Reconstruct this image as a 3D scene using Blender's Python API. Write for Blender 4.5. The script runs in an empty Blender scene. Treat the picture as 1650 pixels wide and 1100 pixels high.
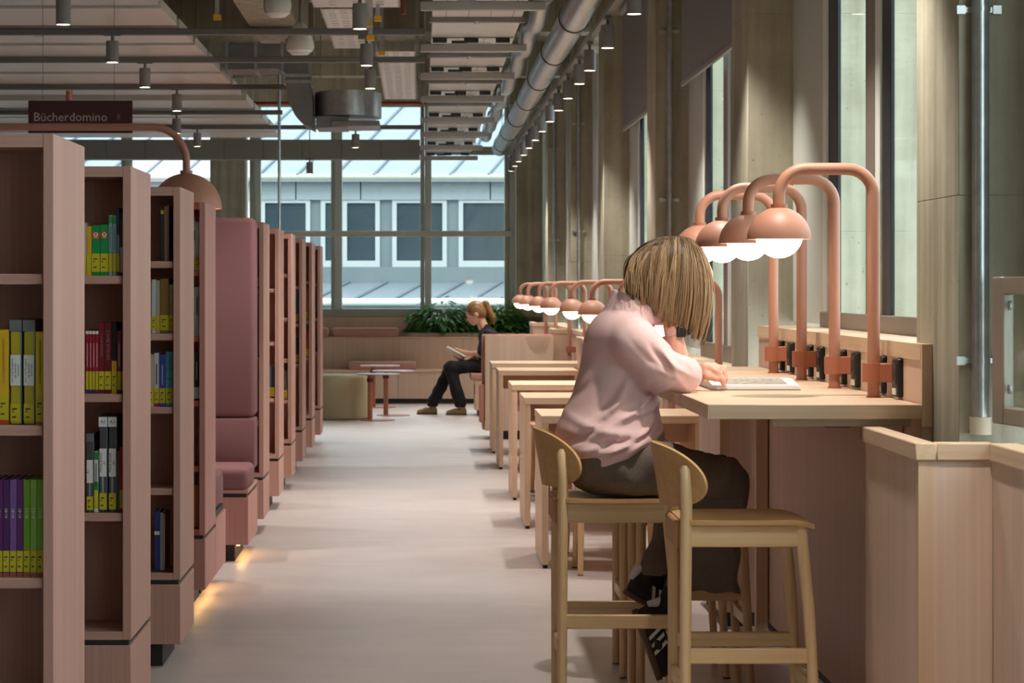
import bpy, bmesh, math, random
import numpy as np
from mathutils import Vector, Matrix
random.seed(7)
R = math.radians
SC = bpy.context.scene
C = SC.collection
# ------------------------------------------------------------------ camera, world, light, exposure
CAMH, F = 1.38, 4400.0
cam_d = bpy.data.cameras.new('camera'); cam = bpy.data.objects.new('camera', cam_d); C.objects.link(cam)
cam.location = (0, 0, CAMH); cam.rotation_euler = (R(90), 0, 0)
cam_d.sensor_width = 36; cam_d.lens = 36*F/1650
cam_d.shift_x = (825-677)/1650; cam_d.shift_y = -(550-463)/1650
cam_d.clip_start = .1; cam_d.clip_end = 300
cam_d.dof.use_dof = True; cam_d.dof.focus_distance = 8.4; cam_d.dof.aperture_fstop = 17
SC.camera = cam
w = bpy.data.worlds.new('overcast_sky'); SC.world = w; w.use_nodes = True
bg = w.node_tree.nodes['Background']; bg.inputs[0].default_value = (.87, .94, 1.0, 1); bg.inputs[1].default_value = 3.2
sun_d = bpy.data.lights.new('sun_offscreen', 'SUN'); sun_d.energy = 1.0; sun_d.angle = R(12); sun_d.color = (1, .95, .88)
sun = bpy.data.objects.new('sun_offscreen', sun_d); C.objects.link(sun); sun.rotation_euler = (R(48), R(8), R(-20))
SC.view_settings.view_transform = 'Standard'; SC.view_settings.look = 'None'
SC.view_settings.gamma = 1; SC.view_settings.use_curve_mapping = False
SC.view_settings.exposure = 0.27
SPOT_W, GLOBE_E = 95.0, 7.0

# ------------------------------------------------------------------ helpers
def lin(h):
    h = h.lstrip('#'); v = [int(h[i:i+2], 16)/255 for i in (0, 2, 4)]
    return tuple(x/12.92 if x <= .04045 else ((x+.055)/1.055)**2.4 for x in v) + (1,)
MATS = {}
def mat(name, col, rough=.5, metal=0, spec=.5, noise=0, nscale=30, bump=0, emit=None, estr=0):
    if name in MATS: return MATS[name]
    m = bpy.data.materials.new(name); m.use_nodes = True; nt = m.node_tree; b = nt.nodes['Principled BSDF']
    c = lin(col) if isinstance(col, str) else col
    b.inputs['Base Color'].default_value = c; b.inputs['Roughness'].default_value = rough
    b.inputs['Metallic'].default_value = metal; b.inputs['Specular IOR Level'].default_value = spec
    if noise or bump:
        tc = nt.nodes.new('ShaderNodeTexCoord'); n = nt.nodes.new('ShaderNodeTexNoise')
        n.inputs['Scale'].default_value = nscale; n.inputs['Detail'].default_value = 5
        nt.links.new(tc.outputs['Object'], n.inputs['Vector'])
        if noise:
            r = nt.nodes.new('ShaderNodeValToRGB'); r.color_ramp.elements[0].position = .3; r.color_ramp.elements[1].position = .7
            r.color_ramp.elements[0].color = tuple(x*(1-noise) for x in c[:3])+(1,)
            r.color_ramp.elements[1].color = tuple(min(1, x*(1+noise)) for x in c[:3])+(1,)
            nt.links.new(n.outputs['Fac'], r.inputs[0]); nt.links.new(r.outputs[0], b.inputs['Base Color'])
        if bump:
            bp = nt.nodes.new('ShaderNodeBump'); bp.inputs['Strength'].default_value = bump; bp.inputs['Distance'].default_value = .01
            nt.links.new(n.outputs['Fac'], bp.inputs['Height']); nt.links.new(bp.outputs[0], b.inputs['Normal'])
    if emit: b.inputs['Emission Color'].default_value = lin(emit); b.inputs['Emission Strength'].default_value = estr
    MATS[name] = m; return m
def wood(name, c1, c2, axis='Z', rough=.5, fine=60):
    if name in MATS: return MATS[name]
    m = bpy.data.materials.new(name); m.use_nodes = True; nt = m.node_tree; b = nt.nodes['Principled BSDF']
    tc = nt.nodes.new('ShaderNodeTexCoord'); mp = nt.nodes.new('ShaderNodeMapping')
    s = {'X': (.6, fine, fine), 'Y': (fine, .6, fine), 'Z': (fine, fine, .6)}[axis]; mp.inputs['Scale'].default_value = s
    nt.links.new(tc.outputs['Object'], mp.inputs['Vector'])
    n = nt.nodes.new('ShaderNodeTexNoise'); n.inputs['Scale'].default_value = 1; n.inputs['Detail'].default_value = 6; n.inputs['Roughness'].default_value = .6
    nt.links.new(mp.outputs[0], n.inputs['Vector'])
    mp2 = nt.nodes.new('ShaderNodeMapping'); mp2.inputs['Scale'].default_value = tuple(x*.12 if x > 1 else x*.5 for x in s)
    nt.links.new(tc.outputs['Object'], mp2.inputs['Vector'])
    n2 = nt.nodes.new('ShaderNodeTexNoise'); n2.inputs['Scale'].default_value = 1; n2.inputs['Detail'].default_value = 3
    nt.links.new(mp2.outputs[0], n2.inputs['Vector'])
    ad = nt.nodes.new('ShaderNodeMath'); ad.operation = 'MULTIPLY_ADD'; ad.inputs[1].default_value = .6
    nt.links.new(n.outputs['Fac'], ad.inputs[0])
    sc = nt.nodes.new('ShaderNodeMath'); sc.operation = 'MULTIPLY'; sc.inputs[1].default_value = .4
    nt.links.new(n2.outputs['Fac'], sc.inputs[0]); nt.links.new(sc.outputs[0], ad.inputs[2])
    r = nt.nodes.new('ShaderNodeValToRGB'); r.color_ramp.elements[0].position = .36; r.color_ramp.elements[1].position = .64
    r.color_ramp.elements[0].color = lin(c1); r.color_ramp.elements[1].color = lin(c2)
    nt.links.new(ad.outputs[0], r.inputs[0]); nt.links.new(r.outputs[0], b.inputs['Base Color'])
    b.inputs['Roughness'].default_value = rough
    bp = nt.nodes.new('ShaderNodeBump'); bp.inputs['Strength'].default_value = .08; bp.inputs['Distance'].default_value = .004
    nt.links.new(n.outputs['Fac'], bp.inputs['Height']); nt.links.new(bp.outputs[0], b.inputs['Normal'])
    MATS[name] = m; return m
def concrete(name, c1, c2, board=True):
    if name in MATS: return MATS[name]
    m = bpy.data.materials.new(name); m.use_nodes = True; nt = m.node_tree; b = nt.nodes['Principled BSDF']
    tc = nt.nodes.new('ShaderNodeTexCoord')
    n = nt.nodes.new('ShaderNodeTexNoise'); n.inputs['Scale'].default_value = 2.2; n.inputs['Detail'].default_value = 9; n.inputs['Roughness'].default_value = .65
    nt.links.new(tc.outputs['Object'], n.inputs['Vector'])
    mp = nt.nodes.new('ShaderNodeMapping'); mp.inputs['Scale'].default_value = (14, 14, .7); nt.links.new(tc.outputs['Object'], mp.inputs['Vector'])
    n2 = nt.nodes.new('ShaderNodeTexNoise'); n2.inputs['Scale'].default_value = 1; n2.inputs['Detail'].default_value = 4
    nt.links.new(mp.outputs[0], n2.inputs['Vector'])
    mx = nt.nodes.new('ShaderNodeMath'); mx.operation = 'ADD'; nt.links.new(n.outputs['Fac'], mx.inputs[0]); nt.links.new(n2.outputs['Fac'], mx.inputs[1])
    r = nt.nodes.new('ShaderNodeValToRGB'); r.color_ramp.elements[0].position = .38; r.color_ramp.elements[1].position = .62
    hv = nt.nodes.new('ShaderNodeMath'); hv.operation = 'MULTIPLY'; hv.inputs[1].default_value = .5; nt.links.new(mx.outputs[0], hv.inputs[0])
    r.color_ramp.elements[0].color = lin(c1); r.color_ramp.elements[1].color = lin(c2)
    nt.links.new(hv.outputs[0], r.inputs[0])
    v = nt.nodes.new('ShaderNodeTexNoise'); v.inputs['Scale'].default_value = 60; v.inputs['Detail'].default_value = 2; nt.links.new(tc.outputs['Object'], v.inputs['Vector'])
    pr = nt.nodes.new('ShaderNodeValToRGB'); pr.color_ramp.elements[0].position = .24; pr.color_ramp.elements[1].position = .30
    pr.color_ramp.elements[0].color = (.35, .33, .3, 1); nt.links.new(v.outputs['Fac'], pr.inputs[0])
    ml = nt.nodes.new('ShaderNodeMixRGB'); ml.blend_type = 'MULTIPLY'; ml.inputs[0].default_value = .8
    nt.links.new(r.outputs[0], ml.inputs[1]); nt.links.new(pr.outputs[0], ml.inputs[2]); nt.links.new(ml.outputs[0], b.inputs['Base Color'])
    b.inputs['Roughness'].default_value = .8
    bp = nt.nodes.new('ShaderNodeBump'); bp.inputs['Strength'].default_value = .3; bp.inputs['Distance'].default_value = .01
    nt.links.new(mx.outputs[0], bp.inputs['Height']); nt.links.new(bp.outputs[0], b.inputs['Normal'])
    MATS[name] = m; return m
def glass(name, tint=(.86, .93, .92, 1), refl=.10):
    if name in MATS: return MATS[name]
    m = bpy.data.materials.new(name); m.use_nodes = True; nt = m.node_tree; nt.nodes.clear()
    o = nt.nodes.new('ShaderNodeOutputMaterial'); t = nt.nodes.new('ShaderNodeBsdfTransparent'); t.inputs[0].default_value = tint
    g = nt.nodes.new('ShaderNodeBsdfGlossy'); g.inputs['Roughness'].default_value = .02
    mx = nt.nodes.new('ShaderNodeMixShader'); mx.inputs[0].default_value = .05
    nt.links.new(t.outputs[0], mx.inputs[1]); nt.links.new(g.outputs[0], mx.inputs[2]); nt.links.new(mx.outputs[0], o.inputs[0])
    MATS[name] = m; return m
def emis(name, col, s):
    if name in MATS: return MATS[name]
    m = bpy.data.materials.new(name); m.use_nodes = True; nt = m.node_tree; nt.nodes.clear()
    o = nt.nodes.new('ShaderNodeOutputMaterial'); e = nt.nodes.new('ShaderNodeEmission'); e.inputs[0].default_value = lin(col); e.inputs[1].default_value = s
    nt.links.new(e.outputs[0], o.inputs[0]); MATS[name] = m; return m

class MB:
    def __init__(s): s.bm = bmesh.new()
    def box(s, x0, x1, y0, y1, z0, z1, bev=0, seg=1):
        r = bmesh.ops.create_cube(s.bm, size=1); vs = r['verts']
        bmesh.ops.scale(s.bm, vec=(x1-x0, y1-y0, z1-z0), verts=vs)
        bmesh.ops.translate(s.bm, vec=((x0+x1)/2, (y0+y1)/2, (z0+z1)/2), verts=vs)
        if bev:
            es = list({e for v in vs for e in v.link_edges})
            bmesh.ops.bevel(s.bm, geom=es, offset=bev, segments=seg, affect='EDGES', profile=.5)
        return s
    def tube(s, pts, r, n=10, closed=False, flat=False, cap=True):
        pts = [Vector(p) for p in pts]; rs = r if isinstance(r, (list, tuple)) else [r]*len(pts)
        rings = []; up = None
        for i, p in enumerate(pts):
            if i == 0: d = pts[1]-p
            elif i == len(pts)-1: d = p-pts[i-1]
            else: d = (pts[i+1]-p).normalized()+(p-pts[i-1]).normalized()
            d.normalize()
            if up is None:
                up = Vector((0, 0, 1)) if abs(d.z) < .9 else Vector((1, 0, 0))
            a = d.cross(up).normalized(); up2 = a.cross(d).normalized(); up = up2
            rings.append([s.bm.verts.new(p+(a*math.cos(2*math.pi*k/n)+up2*math.sin(2*math.pi*k/n))*rs[i]) for k in range(n)])
        for i in range(len(rings)-1):
            for k in range(n):
                f = s.bm.faces.new((rings[i][k], rings[i][(k+1) % n], rings[i+1][(k+1) % n], rings[i+1][k])); f.smooth = not flat
        if cap:
            s.bm.faces.new(rings[0][::-1]); s.bm.faces.new(rings[-1])
        return s
    def cyl(s, p0, p1, r, r2=None, n=16): return s.tube([p0, p1], [r, r if r2 is None else r2], n)
    def lathe(s, prof, c=(0, 0, 0), n=24, smooth=True):
        c = Vector(c); rings = []
        for (r, z) in prof:
            if r < 1e-6: rings.append([s.bm.verts.new(c+Vector((0, 0, z)))])
            else: rings.append([s.bm.verts.new(c+Vector((r*math.cos(2*math.pi*k/n), r*math.sin(2*math.pi*k/n), z))) for k in range(n)])
        for a, b in zip(rings, rings[1:]):
            if len(a) == 1 and len(b) == 1: continue
            for k in range(n):
                k2 = (k+1) % n
                vs = ([a[0], b[k], b[k2]] if len(a) == 1 else [a[k], a[k2], b[0]] if len(b) == 1 else [a[k], a[k2], b[k2], b[k]])
                try: f = s.bm.faces.new(vs); f.smooth = smooth
                except ValueError: pass
        return s
    def prism(s, poly, axis, a, b):
        # poly of 2D points extruded along axis between a and b
        def P(u, v, t): return {'X': (t, u, v), 'Y': (u, t, v), 'Z': (u, v, t)}[axis]
        A = [s.bm.verts.new(P(u, v, a)) for u, v in poly]; B = [s.bm.verts.new(P(u, v, b)) for u, v in poly]
        s.bm.faces.new(A[::-1]); s.bm.faces.new(B)
        for i in range(len(A)):
            j = (i+1) % len(A); s.bm.faces.new((A[i], A[j], B[j], B[i]))
        return s
    def grid(s, fn, nu, nv, th, smooth=True):
        # solid sheet: fn(u, v) -> (point, normal); thickness th
        top = [[None]*(nv+1) for _ in range(nu+1)]; bot = [[None]*(nv+1) for _ in range(nu+1)]
        for i in range(nu+1):
            for j in range(nv+1):
                p, nn = fn(i/nu, j/nv); p = Vector(p); nn = Vector(nn).normalized()
                top[i][j] = s.bm.verts.new(p+nn*th/2); bot[i][j] = s.bm.verts.new(p-nn*th/2)
        def q(a, b, c, d, sm=smooth):
            f = s.bm.faces.new((a, b, c, d)); f.smooth = sm
        for i in range(nu):
            for j in range(nv):
                q(top[i][j], top[i+1][j], top[i+1][j+1], top[i][j+1]); q(bot[i][j], bot[i][j+1], bot[i+1][j+1], bot[i+1][j])
        for i in range(nu):
            q(top[i][0], bot[i][0], bot[i+1][0], top[i+1][0], False); q(top[i][nv], top[i+1][nv], bot[i+1][nv], bot[i][nv], False)
        for j in range(nv):
            q(top[0][j], top[0][j+1], bot[0][j+1], bot[0][j], False); q(top[nu][j], bot[nu][j], bot[nu][j+1], top[nu][j+1], False)
        return s
    def mesh(s, name):
        bmesh.ops.recalc_face_normals(s.bm, faces=s.bm.faces[:])
        me = bpy.data.meshes.new(name); s.bm.to_mesh(me); s.bm.free(); me.set_sharp_from_angle(angle=R(38)); return me
def put(name, me, m, parent=None, loc=None, rot=None):
    if m is not None and len(me.materials) == 0: me.materials.append(m)
    o = bpy.data.objects.new(name, me); C.objects.link(o)
    if parent is not None: o.parent = parent
    if loc: o.location = loc
    if rot: o.rotation_euler = rot
    return o
def obj(name, mb, m, parent=None, loc=None, rot=None): return put(name, mb.mesh(name), m, parent, loc, rot)
def B(name, m, parent, *b, bev=0, seg=1): return obj(name, MB().box(*b, bev=bev, seg=seg), m, parent)
def tag(o, label, cat, group=None):
    o['label'] = label; o['category'] = cat
    if group: o['group'] = group
    return o
def struct(o): o['kind'] = 'structure'; return o
def thing(name, label, cat, loc=(0, 0, 0), rz=0, group=None):
    o = bpy.data.objects.new(name, None); C.objects.link(o); o.empty_display_size = .1
    o.location = loc; o.rotation_euler = (0, 0, rz); return tag(o, label, cat, group)
def copy_tree(o, parent=None):
    c = o.copy(); C.objects.link(c); c.parent = parent
    for ch in list(o.children): copy_tree(ch, c)
    return c
def place(proto, loc, rz=0, label=None, group=None):
    c = copy_tree(proto); c.location = loc; c.rotation_euler = (0, 0, rz)
    if label: c['label'] = label
    if group: c['group'] = group
    return c
def drop(o):
    for ch in list(o.children): drop(ch)
    bpy.data.objects.remove(o)
_txt = {}
def text_mesh(body, size, align='CENTER'):
    k = (body, size, align)
    if k in _txt: return _txt[k]
    cu = bpy.data.curves.new('lettering', 'FONT'); cu.body = body; cu.size = size; cu.align_x = align; cu.align_y = 'CENTER'; cu.resolution_u = 2; cu.extrude = .0004
    t = bpy.data.objects.new('lettering', cu); C.objects.link(t); bpy.context.view_layer.update()
    me = bpy.data.meshes.new_from_object(t.evaluated_get(bpy.context.evaluated_depsgraph_get()))
    bpy.data.objects.remove(t); bpy.data.curves.remove(cu); _txt[k] = me; return me
def text(name, body, size, m, parent, loc, vertical=False, align='CENTER'):
    me = text_mesh(body, size, align).copy()
    return put(name, me, m, parent, loc, (R(90), R(-90) if vertical else 0, 0))

# ------------------------------------------------------------------ materials
PINKW = wood('pink_stained_wood', 'b38678', 'c5988a', 'Z', .55, 90)
PINKX = wood('pink_stained_wood_horizontal', 'b38678', 'c5988a', 'X', .55, 90)
PINKR = wood('rose_stained_wood', 'b47c74', 'c48c83', 'Z', .55, 90)
ASHZ = wood('ash_upright_grain', 'cfae90', 'e0c4a8', 'Z', .5, 50)
ASHX = wood('ash_cross_grain', 'cfae90', 'e0c4a8', 'X', .5, 50)
ASHY = wood('ash_long_grain', 'd2b293', 'e2c7ab', 'Y', .45, 50)
PANEL = wood('ash_panel_pinkish', 'cfb19d', 'dcc1ae', 'Z', .55, 60)
STOOL = wood('oiled_ash', 'd0ac7e', 'e6c89c', 'Z', .42, 70)
STOOLX = wood('oiled_ash_rails', 'd0ac7e', 'e6c89c', 'X', .42, 70)
PLY = wood('ash_plywood', 'bf9562', 'd0a976', 'X', .35, 40)
TERRA = mat('terracotta_metal', 'b5806a', .5)
TERRAD = mat('terracotta_dark_metal', 'ad6b52', .5)
CONC = concrete('board_marked_concrete', '928d7a', 'b8b3a0')
ALU = mat('aluminium_grey', 'a9a69c', .45, .3)
ALUP = mat('pale_window_panel', 'c8ccc6', .55)
ALUW = mat('white_window_frame', 'e6ece8', .4)
ALUB = mat('bronze_window_frame', '8a7f73', .45, .3)
DARK = mat('dark_gasket', '22282f', .5)
STEEL = mat('galvanised_steel', 'c3c6c8', .3, .9, noise=.12, nscale=25)
STEELD = mat('duct_steel', '8f9192', .38, .8, noise=.1, nscale=8)
RAIL = mat('grey_rail', '72706c', .5, .2)
CAN = mat('grey_spot_can', '8b8886', .55)
WHITEM = mat('white_lacquer', 'd9d8d4', .5)
BLACK = mat('black_plastic', '17181a', .45)
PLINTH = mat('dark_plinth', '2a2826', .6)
GLASS = glass('window_glass')
GLASSR = glass('side_window_glass', (.93, .985, .965, 1))
FABP = mat('rose_fabric', '82585a', .95, noise=.12, nscale=400, bump=.25)
FABS = mat('salmon_fabric', 'b98b7e', .95, noise=.10, nscale=400, bump=.2)
CREAM = mat('cream_fabric', 'b5a888', .95, noise=.06, nscale=300, bump=.15)
GLOBE = emis('lamp_globe', 'ffe3bd', GLOBE_E)
LENS = emis('spot_lens', 'ffe9cf', 14)
LED = emis('led_strip', 'ffc873', 10)
YEL = mat('yellow_label', 'cdbb1c', .5)
WHT = mat('white_paper', 'e8e6e2', .6)
INK = mat('printed_ink', '4a4030', .6)
# ------------------------------------------------------------------ structure
ZC = 3.75; YF = 33.3
fm = mat('pale_linoleum', 'c0b4b2', .38, noise=.05, nscale=3.0)
nt = fm.node_tree
n = nt.nodes.new('ShaderNodeTexNoise'); n.inputs['Scale'].default_value = 160; n.inputs['Detail'].default_value = 2
tc = nt.nodes.new('ShaderNodeTexCoord'); nt.links.new(tc.outputs['Object'], n.inputs['Vector'])
rp = nt.nodes.new('ShaderNodeValToRGB'); rp.color_ramp.elements[0].position = .30; rp.color_ramp.elements[0].color = (.72, .68, .66, 1); rp.color_ramp.elements[1].position = .42
nt.links.new(n.outputs['Fac'], rp.inputs[0])
old = nt.nodes['Principled BSDF'].inputs['Base Color'].links[0].from_socket
ml = nt.nodes.new('ShaderNodeMixRGB'); ml.blend_type = 'MULTIPLY'; ml.inputs[0].default_value = .7
nt.links.new(old, ml.inputs[1]); nt.links.new(rp.outputs[0], ml.inputs[2]); nt.links.new(ml.outputs[0], nt.nodes['Principled BSDF'].inputs['Base Color'])
rr = nt.nodes.new('ShaderNodeMapRange'); rr.inputs['To Min'].default_value = .28; rr.inputs['To Max'].default_value = .5
mp = nt.nodes.new('ShaderNodeMapping'); mp.inputs['Scale'].default_value = (.5, 4, 1); nt.links.new(tc.outputs['Object'], mp.inputs['Vector'])
n3 = nt.nodes.new('ShaderNodeTexNoise'); n3.inputs['Scale'].default_value = 1.5; nt.links.new(mp.outputs[0], n3.inputs['Vector'])
nt.links.new(n3.outputs['Fac'], rr.inputs['Value']); nt.links.new(rr.outputs[0], nt.nodes['Principled BSDF'].inputs['Roughness'])
struct(obj('floor', MB().box(-6.5, 1.66, -2, YF+.4, -.15, 0), fm))
ceil_ = struct(obj('ceiling', MB().box(-6.5, 2.2, -2, YF+.4, ZC, ZC+.2), CONC))
for k, y in enumerate((12.6, 17.2, 21.8, 26.3, 30.6)): B('beam', CONC, ceil_, -6.4, 1.45, y, y+.32, 3.42, ZC)
B('beam', CONC, ceil_, -1.24, -.89, 12.95, 21.75, 3.28, ZC)
struct(obj('wall_left', MB().box(-6.7, -6.5, -2, YF+.4, 0, ZC), mat('plaster', 'b5aca0', .8)))
struct(obj('wall_back', MB().box(-6.7, 2.2, -2.2, -2, 0, ZC), mat('plaster', 'b5aca0', .8)))
# window wall on the right: concrete piers with bays of glazing between them
wpp = struct(obj('wall_parapet', MB().box(1.43, 1.6, 3.13, 7.1, 0, .95), CONC)); B('parapet_length', CONC, wpp, 1.43, 1.6, -2, 2.53, 0, .95)
PY = [7.1, 11.67, 16.24, 20.81, 25.38, 29.95]; PD = .6
wr = struct(obj('wall_right', MB().box(1.48, 2.15, 30.55, YF+.4, 0, ZC), CONC))
def pier(y):
    mb = MB()
    for z0, z1 in ((-.0, .95), (.95, 1.62), (1.62, 2.55), (2.55, ZC)): mb.box(1.40, 2.15, y, y+PD, z0, z1, bev=.002)
    return obj('concrete_pier', mb, CONC, wr)
for y in PY+[2.53]: pier(y)
PW = [-2.04, 2.53]+PY
for k in range(7): B('window_head', CONC, wr, 1.45, 1.75, PW[k]+PD, PW[k+1], 3.45, ZC)
wn = 0
for i in range(7):
    y1 = PW[i+1]; zb = 1.235 if i == 2 else 1.03
    wn += 1
    W = bpy.data.objects.new('window_%d' % wn, None); C.objects.link(W); struct(W)
    x = 1.594
    if i < 2:   # bays beside and behind the camera: one wide pane each side of a mullion
        ym = (PW[i]+PD+y1)/2
        B('window_mullion', ALUB, W, x, x+.014, ym-.1, ym+.1, zb, 3.45); B('pane', GLASSR, W, x+.004, x+.010, PW[i]+PD, ym-.1, zb, 3.45); B('pane', GLASSR, W, x+.004, x+.010, ym+.1, y1-.35, zb, 3.45); B('infill_panel', ALUP, W, x, x+.03, y1-.35, y1, zb, 3.45)  # out-of-view infill strip added to shade the near pier's face
        continue
    B('infill_panel', ALUP, W, x, x+.03, y1-.91, y1, zb, 3.45)
    for nm_, m__, t0, t1, dx in (('window_frame', ALUW, .91, 1.01, .008), ('gasket', DARK, 1.01, 1.24, .0), ('window_mullion', ALUB, 1.92, 2.15, .004), ('window_frame', ALUW, 2.15, 2.25, .008), ('gasket', DARK, 2.25, 2.42, .0)):
        B(nm_, m__, W, x-dx, x+.014, y1-t1, y1-t0, zb, 3.45, bev=.002)
    B('window_frame', ALUW, W, x, x+.014, PW[i]+PD, PW[i]+PD+.07, zb, 3.45, bev=.002)
    B('pane', GLASSR, W, x+.004, x+.010, y1-1.92, y1-1.24, zb, 3.45)
    B('pane', GLASSR, W, x+.004, x+.010, PW[i]+PD+.07, y1-2.42, zb, 3.45)
    B('bottom_rail', ALUB, W, x-.02, x+.014, PW[i]+PD, y1-.91, zb-.04, zb+.05, bev=.004)
# wooden parapet lining with boxes stepping out around every pier
tr = 0
def trim(): 
    global tr; tr += 1
    o = bpy.data.objects.new('trim_%d' % tr, None); C.objects.link(o); return struct(o)
for i, y in enumerate(PY):
    T = trim(); a, b = y-.42, y+.38
    if i == 1: a = 11.1; b = 11.95
    B('side_panel', PANEL, T, 1.22, 1.245, a+.025, b, .06, .957)
    B('front_panel', PANEL, T, 1.222, 1.40, a, a+.025, .06, .957)
    B('corner_post', ASHZ, T, 1.2185, 1.256, a-.0015, a+.03, .06, .957)
    B('end_panel', PANEL, T, 1.245, 1.40, b-.025, b, .06, .957)
    B('plinth', PLINTH, T, 1.25, 1.40, a+.03, b-.03, 0, .06)
    mb = MB().box(1.21, 1.30, a-.01, b+.0, .957, 1.0, bev=.003); B('cap', ASHY, T, 1.21, 1.262, a-.01, b, .957, 1.0, bev=.003); mb.bm.free()
    B('cap', ASHX, T, 1.262, 1.40, a-.01, a+.05, .957, 1.0, bev=.003)
T = trim()
B('side_panel', PANEL, T, 1.40, 1.425, 5.2, 6.67, .0, .957)
B('cap', ASHY, T, 1.39, 1.46, 5.2, 6.67, .957, 1.0, bev=.003)
for i in range(5):
    y0 = PY[i]+.38 if i == 0 else PY[i]+PD; y1 = (PY[i+1]-.43) if i+1 != 1 else 11.09; yp = PY[i]+PD
    T = trim()
    if i == 0:
        k = 0; n_ = 5
        for q in range(n_):
            a = y0+(y1-y0)*q/n_; b = y0+(y1-y0)*(q+1)/n_
            B('back_panel', PANEL, T, 1.375, 1.40, a+.0015, b-.0015, .06, 1.18)
        B('ledge', ASHY, T, 1.37, 1.399, y0, yp, 1.18, 1.225); B('ledge', ASHY, T, 1.37, 1.56, yp, y1, 1.18, 1.225)
        B('end_board', ASHZ, T, 1.371, 1.399, y0-.02, y0, 1.0, 1.225)
    else:
        for q in range(4):
            a = y0+(y1-y0)*q/4; b = y0+(y1-y0)*(q+1)/4
            B('back_panel', PANEL, T, 1.40, 1.425, a+.0015, b-.0015, .06, .957)
        B('ledge', ASHY, T, 1.39, 1.56, y0, y1, .957, 1.0, bev=.003)
    B('plinth', PLINTH, T, 1.41, 1.45, yp, y1, 0, .06)
# sockets on the panel behind the bar counter
for k in range(4):
    yl = 7.95+.75*k
    for j, dy in enumerate((-.14, .13)):
        s_ = thing('power_socket', 'black double power socket on wood panel behind a bar counter lamp', 'socket', (1.375, yl+dy, 1.122), 0, 'sockets behind the bar lamps')
        B('body', BLACK, s_, -.018, 0, -.04, .04, -.055, .055, bev=.004)
        B('insert', mat('socket_insert', '3a3a3c', .4), s_, -.021, -.017, -.03, .03, -.018, .042)
        obj('outlet', MB().cyl((-.0225, 0, .012), (-.02, 0, .012), .019, n=16), BLACK, s_)
        B('type_label', WHT, s_, -.0205, -.017, -.03, .03, -.048, -.03)
# conduit pipes on piers
for y, x in ((7.1, 1.450), (16.24, 1.48), (25.38, 1.47), (29.95, 1.468)):
    nm = {7.1: 'thick silver conduit pipe clipped to concrete pier beside the open window sash', 16.24: 'silver conduit pipe on concrete pier between the two grey blinds',
          25.38: 'slim silver conduit pipe on concrete pier above the high bench booth', 29.95: 'slim silver conduit pipe on the last pier by the planter'}[y]
    r = .0225 if y < 8 else .018
    p = thing('conduit_pipe', nm, 'pipe', (x, y-r-.012, 0)); zb = 1.035 if y < 8 else 1.0
    obj('pipe', MB().cyl((0, 0, zb), (0, 0, 3.44), r, n=20), STEEL, p)
    if y < 8: obj('end_socket', MB().cyl((0, 0, 1.0), (0, 0, 1.045), .028, n=20), mat('ivory_plastic', 'd8cdb8', .5), p)
    for z in ((1.19, 2.1) if y < 8 else (1.9, 2.9)):
        c = obj('pipe_clip', MB().cyl((0, 0, z-.007), (0, 0, z+.007), r+.003, n=20).box(-.055, .055, r-.002, r+.012, z-.007, z+.007), STEEL, p)
        for q in (-.047, .047): B('screw', STEEL, c, q-.011, q+.011, r-.008, r+.012, z-.011, z+.011)
# open casement sash at the near bay
S = thing('open_window_sash', 'grey metal window sash standing open in front of the concrete pier', 'window sash', (1.455, 6.95, 1.035), math.atan2(-1.05, .125))
sw, sh, fw = .96, .372, .085
for nme, b in (('stile', (0, fw, 0, .03, 0, sh)), ('stile', (sw-fw, sw, 0, .03, 0, sh)), ('rail', (fw, sw-fw, 0, .03, 0, .045)), ('rail', (fw, sw-fw, 0, .03, sh-.045, sh))):
    B(nme, mat('sash_grey', '9a8f84', .45, .2), S, *b, bev=.004)
B('pane', GLASSR, S, fw, sw-fw, .014, .019, .045, sh-.045)
for z in (.09, .3): obj('fitting', MB().cyl((fw+.02, .008, z), (fw+.02, .014, z), .012, n=16), mat('sash_fitting', '9a9c9c', .5, .3), S)
# far wall: windows over a wooden bench
wf = struct(obj('wall_far', MB().box(-6.5, 1.48, YF, YF+.25, 0, 1.02), mat('far_plaster', 'a7a196', .8)))
B('far_pier', CONC, wf, -2.55, -2.12, YF-.15, YF+.35, 1.02, ZC); B('far_pier', CONC, wf, 1.17, 1.48, YF-.1, YF+.35, 1.02, ZC)
MX = [-5.75, -4.65, -3.6, -2.03, -1.038, .053, 1.08]
Wf = bpy.data.objects.new('window_8', None); C.objects.link(Wf); struct(Wf)
FRM = mat('window_frame_olive_grey', 'a0a399', .45, .2)
for x in MX:
    B('window_mullion', FRM, Wf, x-.05, x+.0, YF+.02, YF+.14, 1.08, ZC, bev=.004); B('window_mullion', mat('window_frame_light', 'c2c9c4', .45, .2), Wf, x+.003, x+.085, YF+.05, YF+.14, 1.08, ZC, bev=.004)
for a, b in ((0, 1), (1, 2), (3, 4), (4, 5), (5, 6)):
    xa, xb = MX[a]+.085, MX[b]-.05
    B('pane', GLASS, Wf, xa, xb, YF+.09, YF+.096, 1.12, 2.0); B('pane', GLASS, Wf, xa, xb, YF+.09, YF+.096, 2.06, 3.0); B('pane', GLASS, Wf, xa, xb, YF+.09, YF+.096, 3.1, ZC)
    B('window_transom', FRM, Wf, xa, xb, YF+.05, YF+.13, 3.0, 3.1)
B('window_sill', FRM, Wf, -6.4, -2.55, YF-.06, YF+.14, 1.02, 1.12, bev=.004); B('window_sill', FRM, Wf, -2.12, 1.17, YF-.06, YF+.14, 1.02, 1.12, bev=.004)
B('handrail', mat('handrail_pale', 'c9c8bc', .5), Wf, -2.1, 1.12, YF-.02, YF+.03, 2.0, 2.07, bev=.006)
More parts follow.
